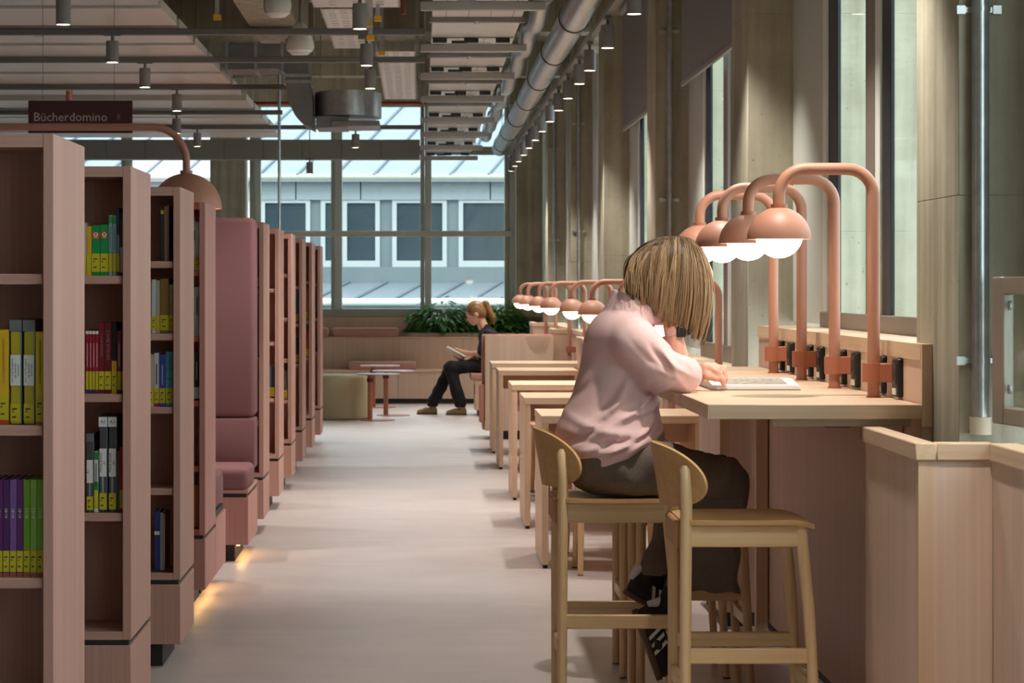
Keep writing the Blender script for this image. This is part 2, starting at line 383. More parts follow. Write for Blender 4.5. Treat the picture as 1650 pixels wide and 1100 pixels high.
# grey bulkhead below the upper windows
T = trim()
for k in range(12): B('bulkhead_panel', mat('bulkhead_grey', '85857f', .6), T, -5.4+k*.45+.002, -4.95+k*.45-.002, 31.3, 31.6, 2.85, 3.075, bev=.003)
# ------------------------------------------------------------------ bookcases, benches, books
XE, HB, CD = -.87, 1.745, .60
def bookcase(y, label, shelves, xe=XE, m=PINKW, mx=PINKX, depth=CD, width=1.25, far_shelf=False, led=False):
    t = thing('bookcase', label, 'bookcase', (xe, y, 0)); g = .315; th = .025; x0 = -width
    B('end_panel', m, t, -th, 0, 0, depth, g+.005, HB, bev=.0015); B('end_panel', m, t, x0, x0+th, 0, depth, g+.005, HB, bev=.0015)
    B('top', mx, t, x0+th, -th, .001, depth-.001, HB-.032, HB-.0005); B('bottom_board', mx, t, x0+th, -th, .001, depth-.001, g+.005, g+.03)
    B('back_panel', m, t, x0+th, -th, depth/2-.01, depth/2+.01, g+.03, HB-.032)
    for z in shelves:
        s_ = B('shelf', mx, t, x0+th+.001, -th-.001, .012, depth/2-.01, z-.0125, z+.0125, bev=.003)
        B('shelf', mx, t, x0+th+.001, -th-.001, depth/2+.01, depth-.012, z-.0125, z+.0125, bev=.003)
    B('base_cabinet', m, t, x0, 0, 0, depth, .087, g-.012, bev=.0015)
    B('shadow_gap_strip', PLINTH, t, x0+.01, -.008, .008, depth-.008, g-.012, g+.005)  # dark strip in the recess: the gap's shade is put into its colour
    B('plinth', PLINTH, t, x0+.05, -.07, .06, depth-.06, 0, .087)
    if led: B('led_strip', LED, t, -.06, -.045, .08, depth-.08, .079, .086)
    return t
CASES = [
 (6.48, 'tall pink bookcase holding purple and lime green paperbacks', [1.40, 1.04, .677]),
 (8.215, 'tall pink bookcase holding green dictionaries and red textbooks', [1.403, 1.047, .688]),
 (9.90, 'tall pink bookcase holding gold and blue spined books', [1.463, 1.20, .934, .639]),
]
for y, lb, sh in CASES: bookcase(y, lb, sh)
bookcase(11.68, 'rose pink bookcase backing onto the upholstered bench', [1.44, 1.16, .883, .603], xe=-.92, m=PINKR, mx=mat('red_shelf', 'b0543f', .5), led=True)
FARC = [(15.25, 'pink bookcase right behind the tall upholstered bench back'), (16.92, 'pink bookcase second behind the tall upholstered bench back'), (18.58, 'pink bookcase third behind the tall upholstered bench back'),
        (20.3, 'pink bookcase third from the cream pouffe'), (22.1, 'pink bookcase second from the cream pouffe'), (23.95, 'pink bookcase next to the cream pouffe')]
FSH = [[1.36, .98, .62], [1.36, 1.03, .68], [1.46, 1.16, .88, .60], [1.38, 1.10, .80], [1.42, 1.10, .80], [1.4, 1.1, .8]]
for (y, lb), sh in zip(FARC, FSH): bookcase(y, lb, sh, xe=-.875, depth=.6)
# upholstered benches facing one another across the booth table
b1 = thing('upholstered_bench', 'rose upholstered bench seat behind the rose pink bookcase', 'bench', (-.92, 12.29, 0))
B('backrest', FABP, b1, -1.25, -.03, .0, .10, .5, 1.70, bev=.02, seg=3)
B('seat_cushion', FABP, b1, -1.25, -.01, .10, .62, .36, .52, bev=.03, seg=3)
B('base', PINKR, b1, -1.25, 0, .0, .62, .087, .335); B('shadow_gap_strip', PLINTH, b1, -1.24, -.01, .01, .61, .335, .362); B('plinth', PLINTH, b1, -1.2, -.07, .02, .55, 0, .087); B('led_strip', LED, b1, -.06, -.045, .05, .5, .079, .086)  # strip above the base is coloured dark for the shade of the gap
b2 = thing('upholstered_bench', 'rose upholstered bench with a tall cushioned back seen from the front', 'bench', (-.865, 13.72, 0))
B('backrest', FABP, b2, -1.25, -.0, .55, .82, .70, 1.745, bev=.03, seg=3)
B('backrest_lower', FABP, b2, -1.25, -.0, .55, .80, .43, .698, bev=.012, seg=2)
B('seat_cushion', FABP, b2, -1.25, -.0, .0, .56, .36, .47, bev=.03, seg=3)
B('seat_board', PINKX, b2, -1.25, 0, .01, .80, .345, .362)
B('base', PINKR, b2, -1.25, 0, 0, .80, .087, .325); B('shadow_gap_strip', PLINTH, b2, -1.24, -.01, .01, .79, .325, .345); B('plinth', PLINTH, b2, -1.2, -.07, .06, .72, 0, .087); B('led_strip', LED, b2, -.06, -.045, .05, .7, .079, .086)  # dark strip again paints the gap's shade above the base
# books
BM = {}
def bmat(c): return mat('cover_'+c, c, .45)
def book(x1, y, z, w, h, col, label, d=.15, st=.055, bands=(), title=None, tcol=None, lean=0, cat='book', group=None, name='book'):
    """x1 = right side, y = spine face, z = shelf top."""
    t = thing(name, label, cat, (x1-w/2, y, z), 0, group); hw = w/2; c = min(.0025, w*.12)
    cm = bmat(col)
    mb = MB().box(-hw, -hw+c, 0.002, d, 0, h).box(hw-c, hw, .002, d, 0, h).box(-hw, hw, 0, .0035, 0, h, bev=.001)
    obj('cover', mb, cm, t)
    B('pages', WHT, t, -hw+c, hw-c, .0036, d-.004, .003, h-.004)
    for (z0, z1, bc) in bands: B('spine_band', bmat(bc), t, -hw+.0003, hw-.0003, -.0006, .002, z0*h, z1*h)
    if st:
        s0 = .012; lb = B('call_label', YEL, t, -hw+.0006, hw-.0006, -.0011, .001, s0, s0+st)
        if w > .014:
            for q, (zz, ww) in enumerate(((.70, .6), (.56, .2), (.25, .5))):
                B('print_line', INK, lb, -hw*.6, -hw*.6+w*ww*.8, -.0016, -.0008, s0+st*zz-.002, s0+st*zz+.002)
    if title == '~':   # lettering too small to read: a fine printed line
        B('title_line', mat('title_'+(tcol or '2a2420'), tcol or '2a2420', .6), t, -w*.09, w*.09, -.0016, .0, h*.42, h*.80)
    elif title:
        zc = (s0+st if st else 0)*.5+h*.5+.005
        text('title', title, min(w*.62, 1.55*(h-st-.02)/max(4, len(title))), mat('title_'+(tcol or '2a2420'), tcol or '2a2420', .6), t, (0, -.0018, zc), True)
    if lean: t.rotation_euler = (0, R(lean), 0)
    return t
def boxed(x1, y, z, w, h, col, label, inner, group, lab, top=None, d=.2, cat='media case'):
    """grey transparent plastic case holding a book"""
    t = thing('plastic_case', label, cat, (x1-w/2, y, z), 0, group); hw = w/2
    pl = mat('smoky_plastic', '84868a', .25)
    B('shell', glass('smoky_clear_plastic', (.86, .88, .9, 1)), t, -hw, hw, 0, d, 0, h, bev=.003)
    B('contents', bmat(inner if inner[0] == 'd' else '5d6066'), t, -hw*.72, hw*.72, .004, d-.01, .002, h*.88)
    if inner[0] != 'd': B('slip_sheet', bmat('a9b2ae'), t, -hw*.3, hw*.2, .002, .006, .004, h*.62)
    B('lid', pl, t, -hw+.001, hw-.001, .001, d-.002, h*.885, h-.002)
    B('side_liner', pl, t, hw*.72, hw*.95, .003, d-.01, .002, h*.88)
    wl = B('white_label', WHT, t, -hw*.78, hw*.78, -.001, .001, h*.37, h*.66)
    for k, (tx) in enumerate(lab): text('lettering', tx, .0062 if len(lab) > 2 else .011, INK, wl, (-hw*.5+k*(.0072 if len(lab) > 2 else .011), -.0014, h*.515), True)
    cl = B('call_label', YEL, t, -hw*.78, hw*.78, -.001, .001, h*.03, h*.20)
    for zz, ww in ((.70, .6), (.56, .2), (.25, .5)): B('print_line', INK, cl, -hw*.5, -hw*.5+w*ww*.6, -.0016, -.0008, h*(.03+.17*zz)-.002, h*(.03+.17*zz)+.002)
    if top:
        tl = B('top_label', WHT, t, -hw*.95, hw*.95, -.0012, .001, h*.885, h*.985); text('lettering', top, .014, INK, tl, (0, -.0016, h*.935))
    return t
def row(y, z, x1, items):
    x = x1
    for it in items:
        fn, w, kw = it; fn(x, y, z, w, **kw); x -= w+.0008
GR = 'Lehr- und Übungsbuch der deutschen Grammatik'
X1 = XE-.027
c1 = 'in the bookcase with purple and lime books'
row(6.52, 1.0525, X1, [
 (book, .021, dict(h=.222, col='ddc51c', label='yellow grammar book with black spine title ' + c1, title=GR, d=.17, bands=((0, .035, 'c46a4a'), (.16, .19, 'e8e0b0')))),
 (boxed, .031, dict(h=.252, col='', label='grey plastic case around a yellow grammar book, in the front bookcase', inner='dcc520', group='plastic cases on the grammar shelf', lab=('Lehr- und Übungsbuch', 'der deutschen', 'Grammatik'))),
 (boxed, .031, dict(h=.252, col='', label='grey plastic case around a yellow grammar book, in the front bookcase', inner='dcc520', group='plastic cases on the grammar shelf', lab=('Lehr- und Übungsbuch', 'der deutschen', 'Grammatik'))),
 (book, .024, dict(h=.227, col='e0b41e', label='orange yellow grammar book with red spine title ' + c1, title=GR, tcol='c03a20', d=.17, bands=((0, .05, 'b8402c'),))),
 (book, .024, dict(h=.225, col='e0b41e', label='thick amber grammar book past the orange yellow one', title=GR, tcol='c03a20', d=.17)),
])
pur = ['5c2168', '7d5596', '4d1f5e', '5a1c62', '63246e']
row(6.52, .6895, X1-.002, [(book, .0155, dict(h=.232, col=c, label=l, group=g, title=tt, tcol='e6e2c8', st=.05, d=.17, bands=((0, .04, 'a8564c'),))) for c, l, g, tt in
  [('84ad3c', 'lime green paperback with white title ' + c1, 'lime green paperbacks', 'A1-C1'), ('7fb04a', 'lime green paperback with white title ' + c1, 'lime green paperbacks', 'A1-C1'), ('6f9a1e', 'olive lime paperback between purple and lime spines ' + c1, None, 'A1-C1')] +
  [(p, 'purple paperback marked A1-B1 ' + c1 if p != '7d5596' else 'pale lilac paperback among purple ones ' + c1, 'purple paperbacks' if p != '7d5596' else None, 'A1-B1') for p in pur] + [('2f9aa0', 'teal paperback beside the purple ones ' + c1, None, None), ('3f7f4a', 'dark green paperback beside the teal one ' + c1, None, None)]])
c2 = 'in the bookcase with red textbooks'
GB = 'green dictionaries with orange band'
row(8.255, 1.4155, X1, [
 (book, .011, dict(h=.19, col='5e2023', label='maroon and white paperback on the top shelf ' + c2, st=0, bands=((.86, .98, '1b2538'), (.05, .45, 'b9aaa6')))),
 (book, .009, dict(h=.205, col='23466e', label='tall dark blue slim paperback ' + c2, bands=((.1, .6, '6d94ae'),))),
 (book, .011, dict(h=.182, col='8fb0b8', label='slim pale blue booklet with green top, beside green dictionaries', group='pale blue booklets', bands=((.86, .98, '2e9a58'), (.27, .40, '5aa57a')), title='~', tcol='5c7c88')),
 (book, .011, dict(h=.184, col='8fb0b8', label='slim pale blue booklet with green top, beside green dictionaries', group='pale blue booklets', bands=((.86, .98, '2e9a58'), (.27, .40, '5aa57a')), title='~', tcol='5c7c88')),
 (book, .025, dict(h=.155, col='0f8a42', label='thick green dictionary with orange band and white disc', group=GB, bands=((.73, .86, 'b3531f'),))),
 (book, .025, dict(h=.153, col='0f8a42', label='thick green dictionary with orange band and white disc', group=GB, bands=((.73, .86, 'b3531f'),))),
 (book, .014, dict(h=.15, col='e0a814', label='orange yellow paperback next to the green dictionaries', bands=())),
 (book, .02, dict(h=.16, col='b8b2a8', label='pale grey paperback past the orange yellow one ' + c2)),
])
for o in [o for o in C.objects if o.get('group') == GB]:
    obj('emblem_disc', MB().cyl((0, -.0016, .124), (0, -.0008, .124), .0068, n=18), WHT, o); obj('emblem', MB().cyl((0, -.002, .1255), (0, -.0015, .1255), .0026, n=10).box(-.001, .001, -.002, -.0015, .119, .124), INK, o)
    B('spine_lettering', WHT, o, -.007, .007, -.0016, -.0008, .1145, .1157)
RG = 'small red exercise books'
row(8.255, 1.0595, X1, [
 (book, .006, dict(h=.215, col='5a2428', label='thin tall maroon book at the panel ' + c2)),
 (book, .0125, dict(h=.19, col='7a3238', label='dusty maroon paperback beside the black and orange book', title='~', tcol='c9a8a0')),
 (book, .0155, dict(h=.215, col='0f0d0e', label='black paperback with orange lower spine ' + c2, bands=((.0, .46, 'dca01c'),), title=None)),
 (book, .021, dict(h=.215, col='6d0f1c', label='thick dark red textbook with spine title Lehrbuch', title='Lehrbuch Band 2', tcol='b07070', d=.17)),
 (book, .0165, dict(h=.215, col='740f1d', label='dark red textbook beside the thicker dark red one', title='Lehrbuch Band 1', tcol='b07070', d=.17)),
] + [(book, .009, dict(h=.19, col='9a1228', label='slim crimson exercise book with white top label ' + c2, group=RG, bands=((.945, .995, 'e4e2dc'), (0, .05, '4a2a78')), title='~', tcol='e8c0c0'))]*4)
row(8.255, .7005, X1, [
 (book, .012, dict(h=.197, col='b3171a', label='bright red slim book beside the tall plastic cases')),
 (book, .006, dict(h=.185, col='4c5058', label='thin grey folder behind the tall plastic cases', st=0)),
 (boxed, .0275, dict(h=.292, col='', label='tall grey plastic case marked A1 beside the bright red book', inner='9fa8a4', group='tall A1 plastic cases', lab=('Mittel aktuell', 'A1'), top='A1')),
 (boxed, .0275, dict(h=.292, col='', label='tall grey plastic case marked A1 beside the bright red book', inner='9fa8a4', group='tall A1 plastic cases', lab=('Mittel aktuell', 'A1'), top='A1')),
 (book, .0125, dict(h=.185, col='d8dcd6', label='white paperback with green ends beside the tall plastic cases', bands=((.86, .99, '1f8a3a'), (.28, .5, '1f8a3a')), title='~')),
 (boxed, .024, dict(h=.24, col='', label='short grey plastic case past the white and green book', inner='9fa8a4', group=None, lab=('A1',), d=.18)),
])
c3 = 'in the bookcase with gold spines'
row(9.94, 1.4755, XE-.045, [
 (book, .004, dict(h=.205, col='a8705c', label='pink wooden bookend board on the top shelf ' + c3, st=0, d=.2, cat='bookend', name='bookend')),
 (book, .012, dict(h=.20, col='8a6c5c', label='brown board book by the bookend ' + c3, st=0)),
 (book, .012, dict(h=.195, col='2a2a30', label='dark book with yellow top by the bookend', st=0, bands=((.88, .95, 'd8c020'),))),
])
row(9.94, 1.2125, X1, [
 (book, .0165, dict(h=.178, col='a89878', label='beige cloth book beside the thick gold book')),
 (book, .032, dict(h=.2, col='8a6a2c', label='thick gold brown hardback with embossed spine', d=.17)),
 (book, .0135, dict(h=.193, col='b5aa9c', label='grey beige book beside the thick gold book')),
 (book, .016, dict(h=.197, col='c9cdd4', label='silver white book past the grey beige one', st=.05)),
 (book, .018, dict(h=.19, col='8a8478', label='grey book past the silver white one'))])
row(9.94, .9465, X1-.002, [
 (book, .027, dict(h=.2, col='4796aa', label='teal hardback beside the royal blue book ' + c3, bands=((.68, .69, '2c5c68'), (.5, .51, '2c5c68')))),
 (book, .023, dict(h=.19, col='34459a', label='royal blue book with pale title ' + c3, title='~', tcol='9aa6d0')),
 (book, .018, dict(h=.195, col='d5d2d4', label='white book with red foot ' + c3, bands=((0, .06, 'b83038'),), title='~')),
 (book, .02, dict(h=.19, col='c4a8a0', label='pale pink book past the white one ' + c3))])
row(9.94, .351, XE-.06, [
 (book, .004, dict(h=.205, col='b07c68', label='pink wooden bookend board on the bottom shelf ' + c3, st=0, d=.2, cat='bookend', name='bookend')),
 (book, .012, dict(h=.21, col='8c8690', label='grey ring binder by the bottom bookend', st=0)),
 (book, .02, dict(h=.215, col='22357c', label='dark blue binder on the bottom shelf ' + c3, st=0, bands=((.6, .66, 'd0d0d4'),)))])
c4 = 'in the rose pink bookcase'; x4 = -.92-.027
row(11.72, 1.4525, x4, [(book, .018, dict(h=.21, col='c9c9c6', label='white paperback on the top shelf ' + c4)), (book, .018, dict(h=.215, col='b9bdb6', label='white paperback with green emblem ' + c4, bands=((.6, .8, '2f6a40'),))), (book, .02, dict(h=.2, col='a8a29a', label='grey paperback past the green emblem one ' + c4))])
row(11.72, 1.1725, x4, [(book, .022, dict(h=.21, col='c2c4c8', label='pale grey paperback with black title ' + c4, title='~', st=0)), (book, .02, dict(h=.205, col='a9afb8', label='blue grey paperback ' + c4, st=0))])
row(11.72, .8955, x4, [(book, .024, dict(h=.21, col='2c2838', label='dark navy hardback with white foot label ' + c4, st=0, bands=((.04, .27, 'c9cbd2'),), title='~', tcol='b8b6c0')), (book, .018, dict(h=.215, col='c4c6cc', label='white paperback beside the navy hardback ' + c4, st=0))])
row(11.72, .352, x4, [(book, .03, dict(h=.18, col='a8581c', label='orange box file on the bottom shelf ' + c4, st=0)), (book, .03, dict(h=.19, col='5c5450', label='dark grey box file on the bottom shelf ' + c4, st=0))])
fx = -.875-.03
def fb(k, zs, specs):
    y = FARC[k][0]+.04
    row(y, zs+.0125, fx, [(book, w_, dict(h=h_, col=c_, label=l_, d=.17)) for w_, h_, c_, l_ in specs])
fb(0, 1.36, [(.03, .2, '4c4a2c', 'olive book in the bookcase right behind the bench back'), (.025, .18, '2c3a30', 'dark green book in the bookcase right behind the bench back')])
fb(1, .68, [(.02, .2, '2b3144', 'dark blue book low in the second case behind the bench back'), (.02, .2, '5c7080', 'slate book low in the second case behind the bench back')])
fb(2, .60, [(.03, .2, '6c6a66', 'grey book low in the third case behind the bench back'), (.02, .2, '3a5c34', 'green book low in the third case behind the bench back')])
fb(3, 1.10, [(.025, .24, '2f6a78', 'teal book in the third case from the cream pouffe'), (.02, .24, '3f5c8a', 'blue book in the third case from the cream pouffe')])
fb(3, .80, [(.025, .2, '2c2a2c', 'black book in the third case from the cream pouffe'), (.02, .2, 'a02c2c', 'red book in the third case from the cream pouffe')])
fb(4, 1.10, [(.03, .24, 'c06a2c', 'orange book in the second case from the cream pouffe'), (.02, .22, '5a8a3c', 'green book in the second case from the cream pouffe')])
fb(4, .80, [(.03, .2, 'c8402c', 'red book in the second case from the cream pouffe'), (.02, .2, 'd8b428', 'yellow book in the second case from the cream pouffe')])
# hanging sign and the big dome lamp over the booth
sg = thing('hanging_sign', 'dark maroon hanging sign reading Bücherdomino', 'sign', (-1.805, 14.5, 2.2))
B('board', mat('maroon_board', '3a1416', .6), sg, -.276, .276, 0, .02, 0, .172)
text('lettering', 'Bücherdomino', .066, mat('sign_grey', 'b0a29b', .7), sg, (-.052, -.002, .083))
for q in range(3): B('small_mark', mat('sign_grey2', '7a5c58', .7), sg, .197+.006*q, .2+.006*q, -.002, .0, .066+.004*q, .10+.001*q)
for x in (-.2, .18): obj('wire', MB().cyl((x, .01, .172), (x, .01, .731), .0015, n=6), RAIL, sg)
obj('hanger_post', MB().cyl((-.06, .012, .172), (-.06, .012, .225), .018, n=12), TERRAD, sg)
def arc(c, r, a0, a1, n, ax=(1, 0, 0), az=(0, 0, 1)):
    ax, az, c = Vector(ax), Vector(az), Vector(c)
    return [c+ax*r*math.cos(a0+(a1-a0)*k/n)+az*r*math.sin(a0+(a1-a0)*k/n) for k in range(n+1)]
bl = thing('dome_lamp', 'large terracotta dome lamp on a long bent arm above the booth', 'lamp', (-1.13, 13.2, 0))
obj('arm', MB().tube([(-2.6, 0, 0), (-2.6, 0, 1.95)]+arc((-2.4, 0, 1.955), .2, math.pi, math.pi/2, 8)+arc((-.165, 0, 1.99), .165, math.pi/2, 0, 10)+[(0, 0, 1.935)], .018, n=14), TERRA, bl)
def dome(r, zr, n=28, th=.004):
    o = [(r*math.cos(a), zr+r*math.sin(a)) for a in [math.pi/2*k/12 for k in range(13)]]
    i = [((r-th)*math.cos(a), zr+(r-th)*math.sin(a)) for a in [math.pi/2*k/12 for k in range(12, -1, -1)]]
    return MB().lathe(o[:-1]+[(0, zr+r)]+[(0, zr+r-th)]+i[1:]+[o[0]], n=n)
obj('shade', dome(.172, 1.76), TERRA, bl)
obj('collar', MB().lathe([(0, 1.93), (.03, 1.93), (.03, 1.945), (0, 1.945)]), TERRA, bl)
obj('globe', MB().lathe([(0, 1.745), (.06, 1.755), (.1, 1.79), (.11, 1.83), (0, 1.86)]), GLOBE, bl)
# ------------------------------------------------------------------ bar counter, lamps, stools
bt = thing('bar_counter', 'long light ash bar counter along the windows', 'counter', (1.07, 7.46, 0))
HC = 1.06
B('tabletop', ASHX, bt, -.28, .30, 0, 3.6, HC-.04, HC, bev=.002)
B('edge_lipping', ASHY, bt, -.2835, -.2795, .001, 3.6, HC-.0395, HC-.0008)
BEI = mat('beige_metal', 'b5a58c', .5)
B('support_beam', BEI, bt, -.10, .28, .05, .075, HC-.062, HC-.04); B('support_beam', BEI, bt, -.10, .28, 2.4, 2.425, HC-.062, HC-.04)
B('support_leg', ASHZ, bt, .255, .30, .3, .36, 0, HC-.04); B('support_leg', ASHZ, bt, .255, .30, 3.3, 3.36, 0, HC-.04)
def lamp(name, label, group, zfoot, base):
    """origin at counter level under the post; post at x=0, dome toward -X"""
    t = thing(name, label, 'lamp', (0, 0, 0), 0, group); r = .018; L = .275; za = .665; br = .078
    obj('post', MB().tube([(0, 0, zfoot), (0, 0, za-br)]+arc((-br, 0, za-br), br, 0, math.pi/2, 9)[1:]+arc((-L+br, 0, za-br), br, math.pi/2, math.pi, 9)+[(-L, 0, .555)], r, n=14), TERRA, t)
    sh = obj('shade', dome(.094, .46), TERRA, t, (-L, 0, 0)); obj('collar', MB().lathe([(0, .55), (.024, .55), (.024, .562), (0, .562)], n=18), TERRAD, sh)
    obj('globe', MB().lathe([(0, .405)]+[(.07*math.cos(a), .475+.07*math.sin(a)) for a in [-math.pi/2+math.pi*k/14 for k in range(1, 10)]]+[(0, .51)], (-L, 0, 0)), GLOBE, t)
    ck = MB().tube([(0, 0, .045), (0, 0, .10)], .033, n=20); ck.box(-.0, .055, -.03, .03, .045, .10, bev=.003)
    obj('clamp', ck, TERRAD, t)
    if base: obj('foot_ring', MB().cyl((0, 0, 0), (0, 0, .004), .021, n=18), TERRAD, t)
    return t
BL = lamp('counter_lamp', 'terracotta dome lamp with bent post standing on the bar counter', 'lamps along the bar counter', .0, True)
for k in range(4): place(BL, (1.32, 7.95+.75*k, HC))
drop(BL)
for k in range(4):
    h_ = thing('bag_hook', 'terracotta bag hook under the bar counter', 'hook', (1.335 if k < 2 else 1.335, 7.95+.75*k, HC-.04), 0, 'hooks under the bar counter')
    B('plate', TERRAD, h_, -.05, .035, -.03, .03, -.085, -.02, bev=.004); obj('stub', MB().cyl((0, 0, -.03), (0, 0, -.0005), .016, n=12), TERRAD, h_)
def seatunit(name, label, cat, hs, seat_m, group=None):
    t = thing(name, label, cat, (0, 0, 0), 0, group); hy = .178; r = .0165
    dz = hs-.75
    def seat(u, v):
        x = -.182+.362*u; y = (v-.5)*.40; z = hs-.007
        z += -.012*max(0, (u-.82)/.18)**2 - .008*(1-(2*v-1)**2)*(1-abs(2*u-1)**2)
        k = 1-.10*max(0, (u-.8)/.2)**2-.06*max(0, (.15-u)/.15)
        return (x, y*k, z), (0, 0, 1)
    obj('seat', MB().grid(seat, 18, 12, .013), seat_m, t)
    def back(u, v):
        a = math.sin(math.pi/2*(2*u-1)); y = a*.212; hh = .084*max(0, 1-abs(a)**3.6)**.5+.002; zc = .868+dz-.018*a*a
        z = zc+(2*v-1)*hh; x = -.232+.115*abs(a)**2.1-(z-zc)*.16
        return (x, y, z), (1, -1.2*a, .15)
    obj('backrest', MB().grid(back, 32, 8, .011), PLY, t)
    for s in (-1, 1):
        obj('leg', MB().tube([(-.172, s*(hy+.004), 0), (-.170, s*hy, .55*hs/.75), (-.168, s*hy, .80+dz), (-.172, s*(hy-.001), .885+dz), (-.172, s*(hy-.001), .897+dz)], [.0135, r, r, r*.92, r*.4], n=12), STOOL, t)
        obj('leg', MB().tube([(.192, s*(hy+.012), 0), (.165, s*hy, .5*hs/.75), (.142, s*(hy-.006), hs-.0145)], [.0125, r, r], n=12), STOOL, t)
        B('apron', STOOLX, t, -.165, .145, s*(hy-.004)-.010, s*(hy-.004)+.010, hs-.074, hs-.0135, bev=.003)
        if hs > .6: B('stretcher', STOOLX, t, -.168, .172, s*hy-.009, s*hy+.009, .36, .402, bev=.003)
    if hs > .6:
        B('footrest', STOOL, t, .17, .19, -hy, hy, .27, .31, bev=.003); B('stretcher', STOOL, t, -.18, -.16, -hy, hy, .27, .31, bev=.003)
    B('apron', STOOL, t, -.178, -.160, -hy, hy, hs-.074, hs-.016, bev=.003); B('apron', STOOL, t, .13, .15, -hy, hy, hs-.074, hs-.024, bev=.003)
    B('back_wrap', mat('tan_leather', 'b98a62', .6), t, -.196, -.176, -.155, .155, hs-.08, hs-.005, bev=.006)
    for sx, sy in ((-.172, -hy-.004), (-.172, hy+.004), (.192, -hy-.012), (.192, hy+.012)): obj('glide', MB().cyl((sx, sy, 0), (sx, sy, .006), .0138, n=10), BLACK, t)
    return t
ST = seatunit('bar_stool', 'oiled ash bar stool pushed up to the bar counter', 'stool', .75, PLY, 'empty stools at the bar counter')
q_ = place(ST, (.89, 7.585, 0), 0, 'empty oiled ash bar stool at the counter end by the wooden corner box'); del q_['group']
for y in (9.08, 9.83): place(ST, (.89, y, 0), 0, 'empty oiled ash bar stool tucked in beyond the seated woman')
w1 = place(ST, (.595, 8.345, 0), 0, 'oiled ash bar stool under the woman in the pink shirt'); del w1['group']
drop(ST)
# open book on the counter
ob = thing('open_book', 'open illustrated book lying on the bar counter', 'book', (1.045, 8.72, HC))
hx, hd = .135, .22
B('cover', mat('grey_cover', '6d6c70', .5), ob, -hx-.004, hx+.004, -hd-.004, hd+.004, 0, .003)
def zpage(u): return .012+.020*min(1, (u+.02)/.16)**.5*(1-.85*max(0, u-.12)/.88)
def leafs(sgn):
    mb = MB(); N = 16; top = [[None]*2 for _ in range(N+1)]; bot = [[None]*2 for _ in range(N+1)]
    for i in range(N+1):
        u = i/N; z = zpage(u)
        for j in (0, 1):
            top[i][j] = mb.bm.verts.new((-hx+2*hx*j, sgn*u*hd, z)); bot[i][j] = mb.bm.verts.new((-hx+2*hx*j, sgn*u*hd, .003))
    for i in range(N):
        mb.bm.faces.new((top[i][0], top[i+1][0], top[i+1][1], top[i][1])); mb.bm.faces.new((bot[i][0], bot[i][1], bot[i+1][1], bot[i+1][0]))
        for j in (0, 1): mb.bm.faces.new((top[i][j], bot[i][j], bot[i+1][j], top[i+1][j]))
    mb.bm.faces.new((top[N][0], top[N][1], bot[N][1], bot[N][0])); mb.bm.faces.new((top[0][0], bot[0][0], bot[0][1], top[0][1]))
    return mb
pm = mat('book_paper', 'ece8e0', .7)
pg = obj('pages', leafs(-1), pm, ob); pg2 = obj('pages', leafs(1), pm, ob)
def sheet(parent, name, sgn, u0, u1, v0, v1, m, n=8):
    mb = MB(); vs = []
    for i in range(n+1):
        u = u0+(u1-u0)*i/n; z = zpage(u)+.0006
        vs.append([mb.bm.verts.new((-hx+2*hx*v, sgn*u*hd, z)) for v in (v0, v1)])
    for a, b in zip(vs, vs[1:]): mb.bm.faces.new((a[0], b[0], b[1], a[1]))
    return obj(name, mb, m, parent)
pic = mat('printed_picture', '9a8f84', .6, noise=.45, nscale=60)
sheet(pg, 'picture', -1, .12, .88, .12, .88, pic)
ink = mat('text_grey', 'a09c98', .7)
for k in range(9): sheet(pg2, 'text_line', 1, .12+.085*k, .12+.085*k+.022, .1, .9, ink, 1)
# ------------------------------------------------------------------ desks, chairs, low lamps
TBL = [(13.4, 'light ash desk closest to the bar stools'), (15.6, 'light ash desk second from the bar stools'), (17.7, 'light ash desk third from the bar stools'), (20.7, 'light ash desk second from the high booth'), (22.7, 'light ash desk next to the high booth')]
for y, lb in TBL:
    xr = 1.385 if not any(a-.42-.01 < y+.82 and a+.38 > y-.02 for a in PY) else 1.205
    t = thing('desk', lb, 'desk', (.595, y, 0)); wd = xr-.595
    B('desktop', ASHX, t, 0, wd, 0, .8, .712, .75, bev=.002); B('side_panel', ASHZ, t, 0.003, .035, .005, .795, .018, .712, bev=.002); B('side_panel', ASHZ, t, wd-.035, wd-.003, .005, .795, .018, .712, bev=.002)
    B('apron', ASHX, t, .035, wd-.035, .38, .40, .60, .712)
    for yy in (.04, .76):
        for xx in (.02, wd-.02): obj('foot', MB().cyl((xx, yy, 0), (xx, yy, .018), .012, n=10), BLACK, t)
CH = seatunit('desk_chair', 'oiled ash chair at the desks', 'chair', .45, mat('pink_seat_pad', 'bd8878', .8, noise=.08, nscale=200), 'chairs at the desks')
for y, rz in ((13.25, 90), (14.38, -90), (15.45, 90), (16.58, -90), (17.55, 90), (18.68, -90), (20.55, 90), (22.55, 90)):
    place(CH, (.95, y, 0), R(rz))
drop(CH)
DL = lamp('desk_lamp', 'terracotta dome lamp on a bent post above the desks', 'lamps along the desks', -.75, False)
for y in (12.3, 14.6, 16.95, 19.2, 22.3, 24.6, 27.1, 29.2): place(DL, (1.345, y, .75))
drop(DL)
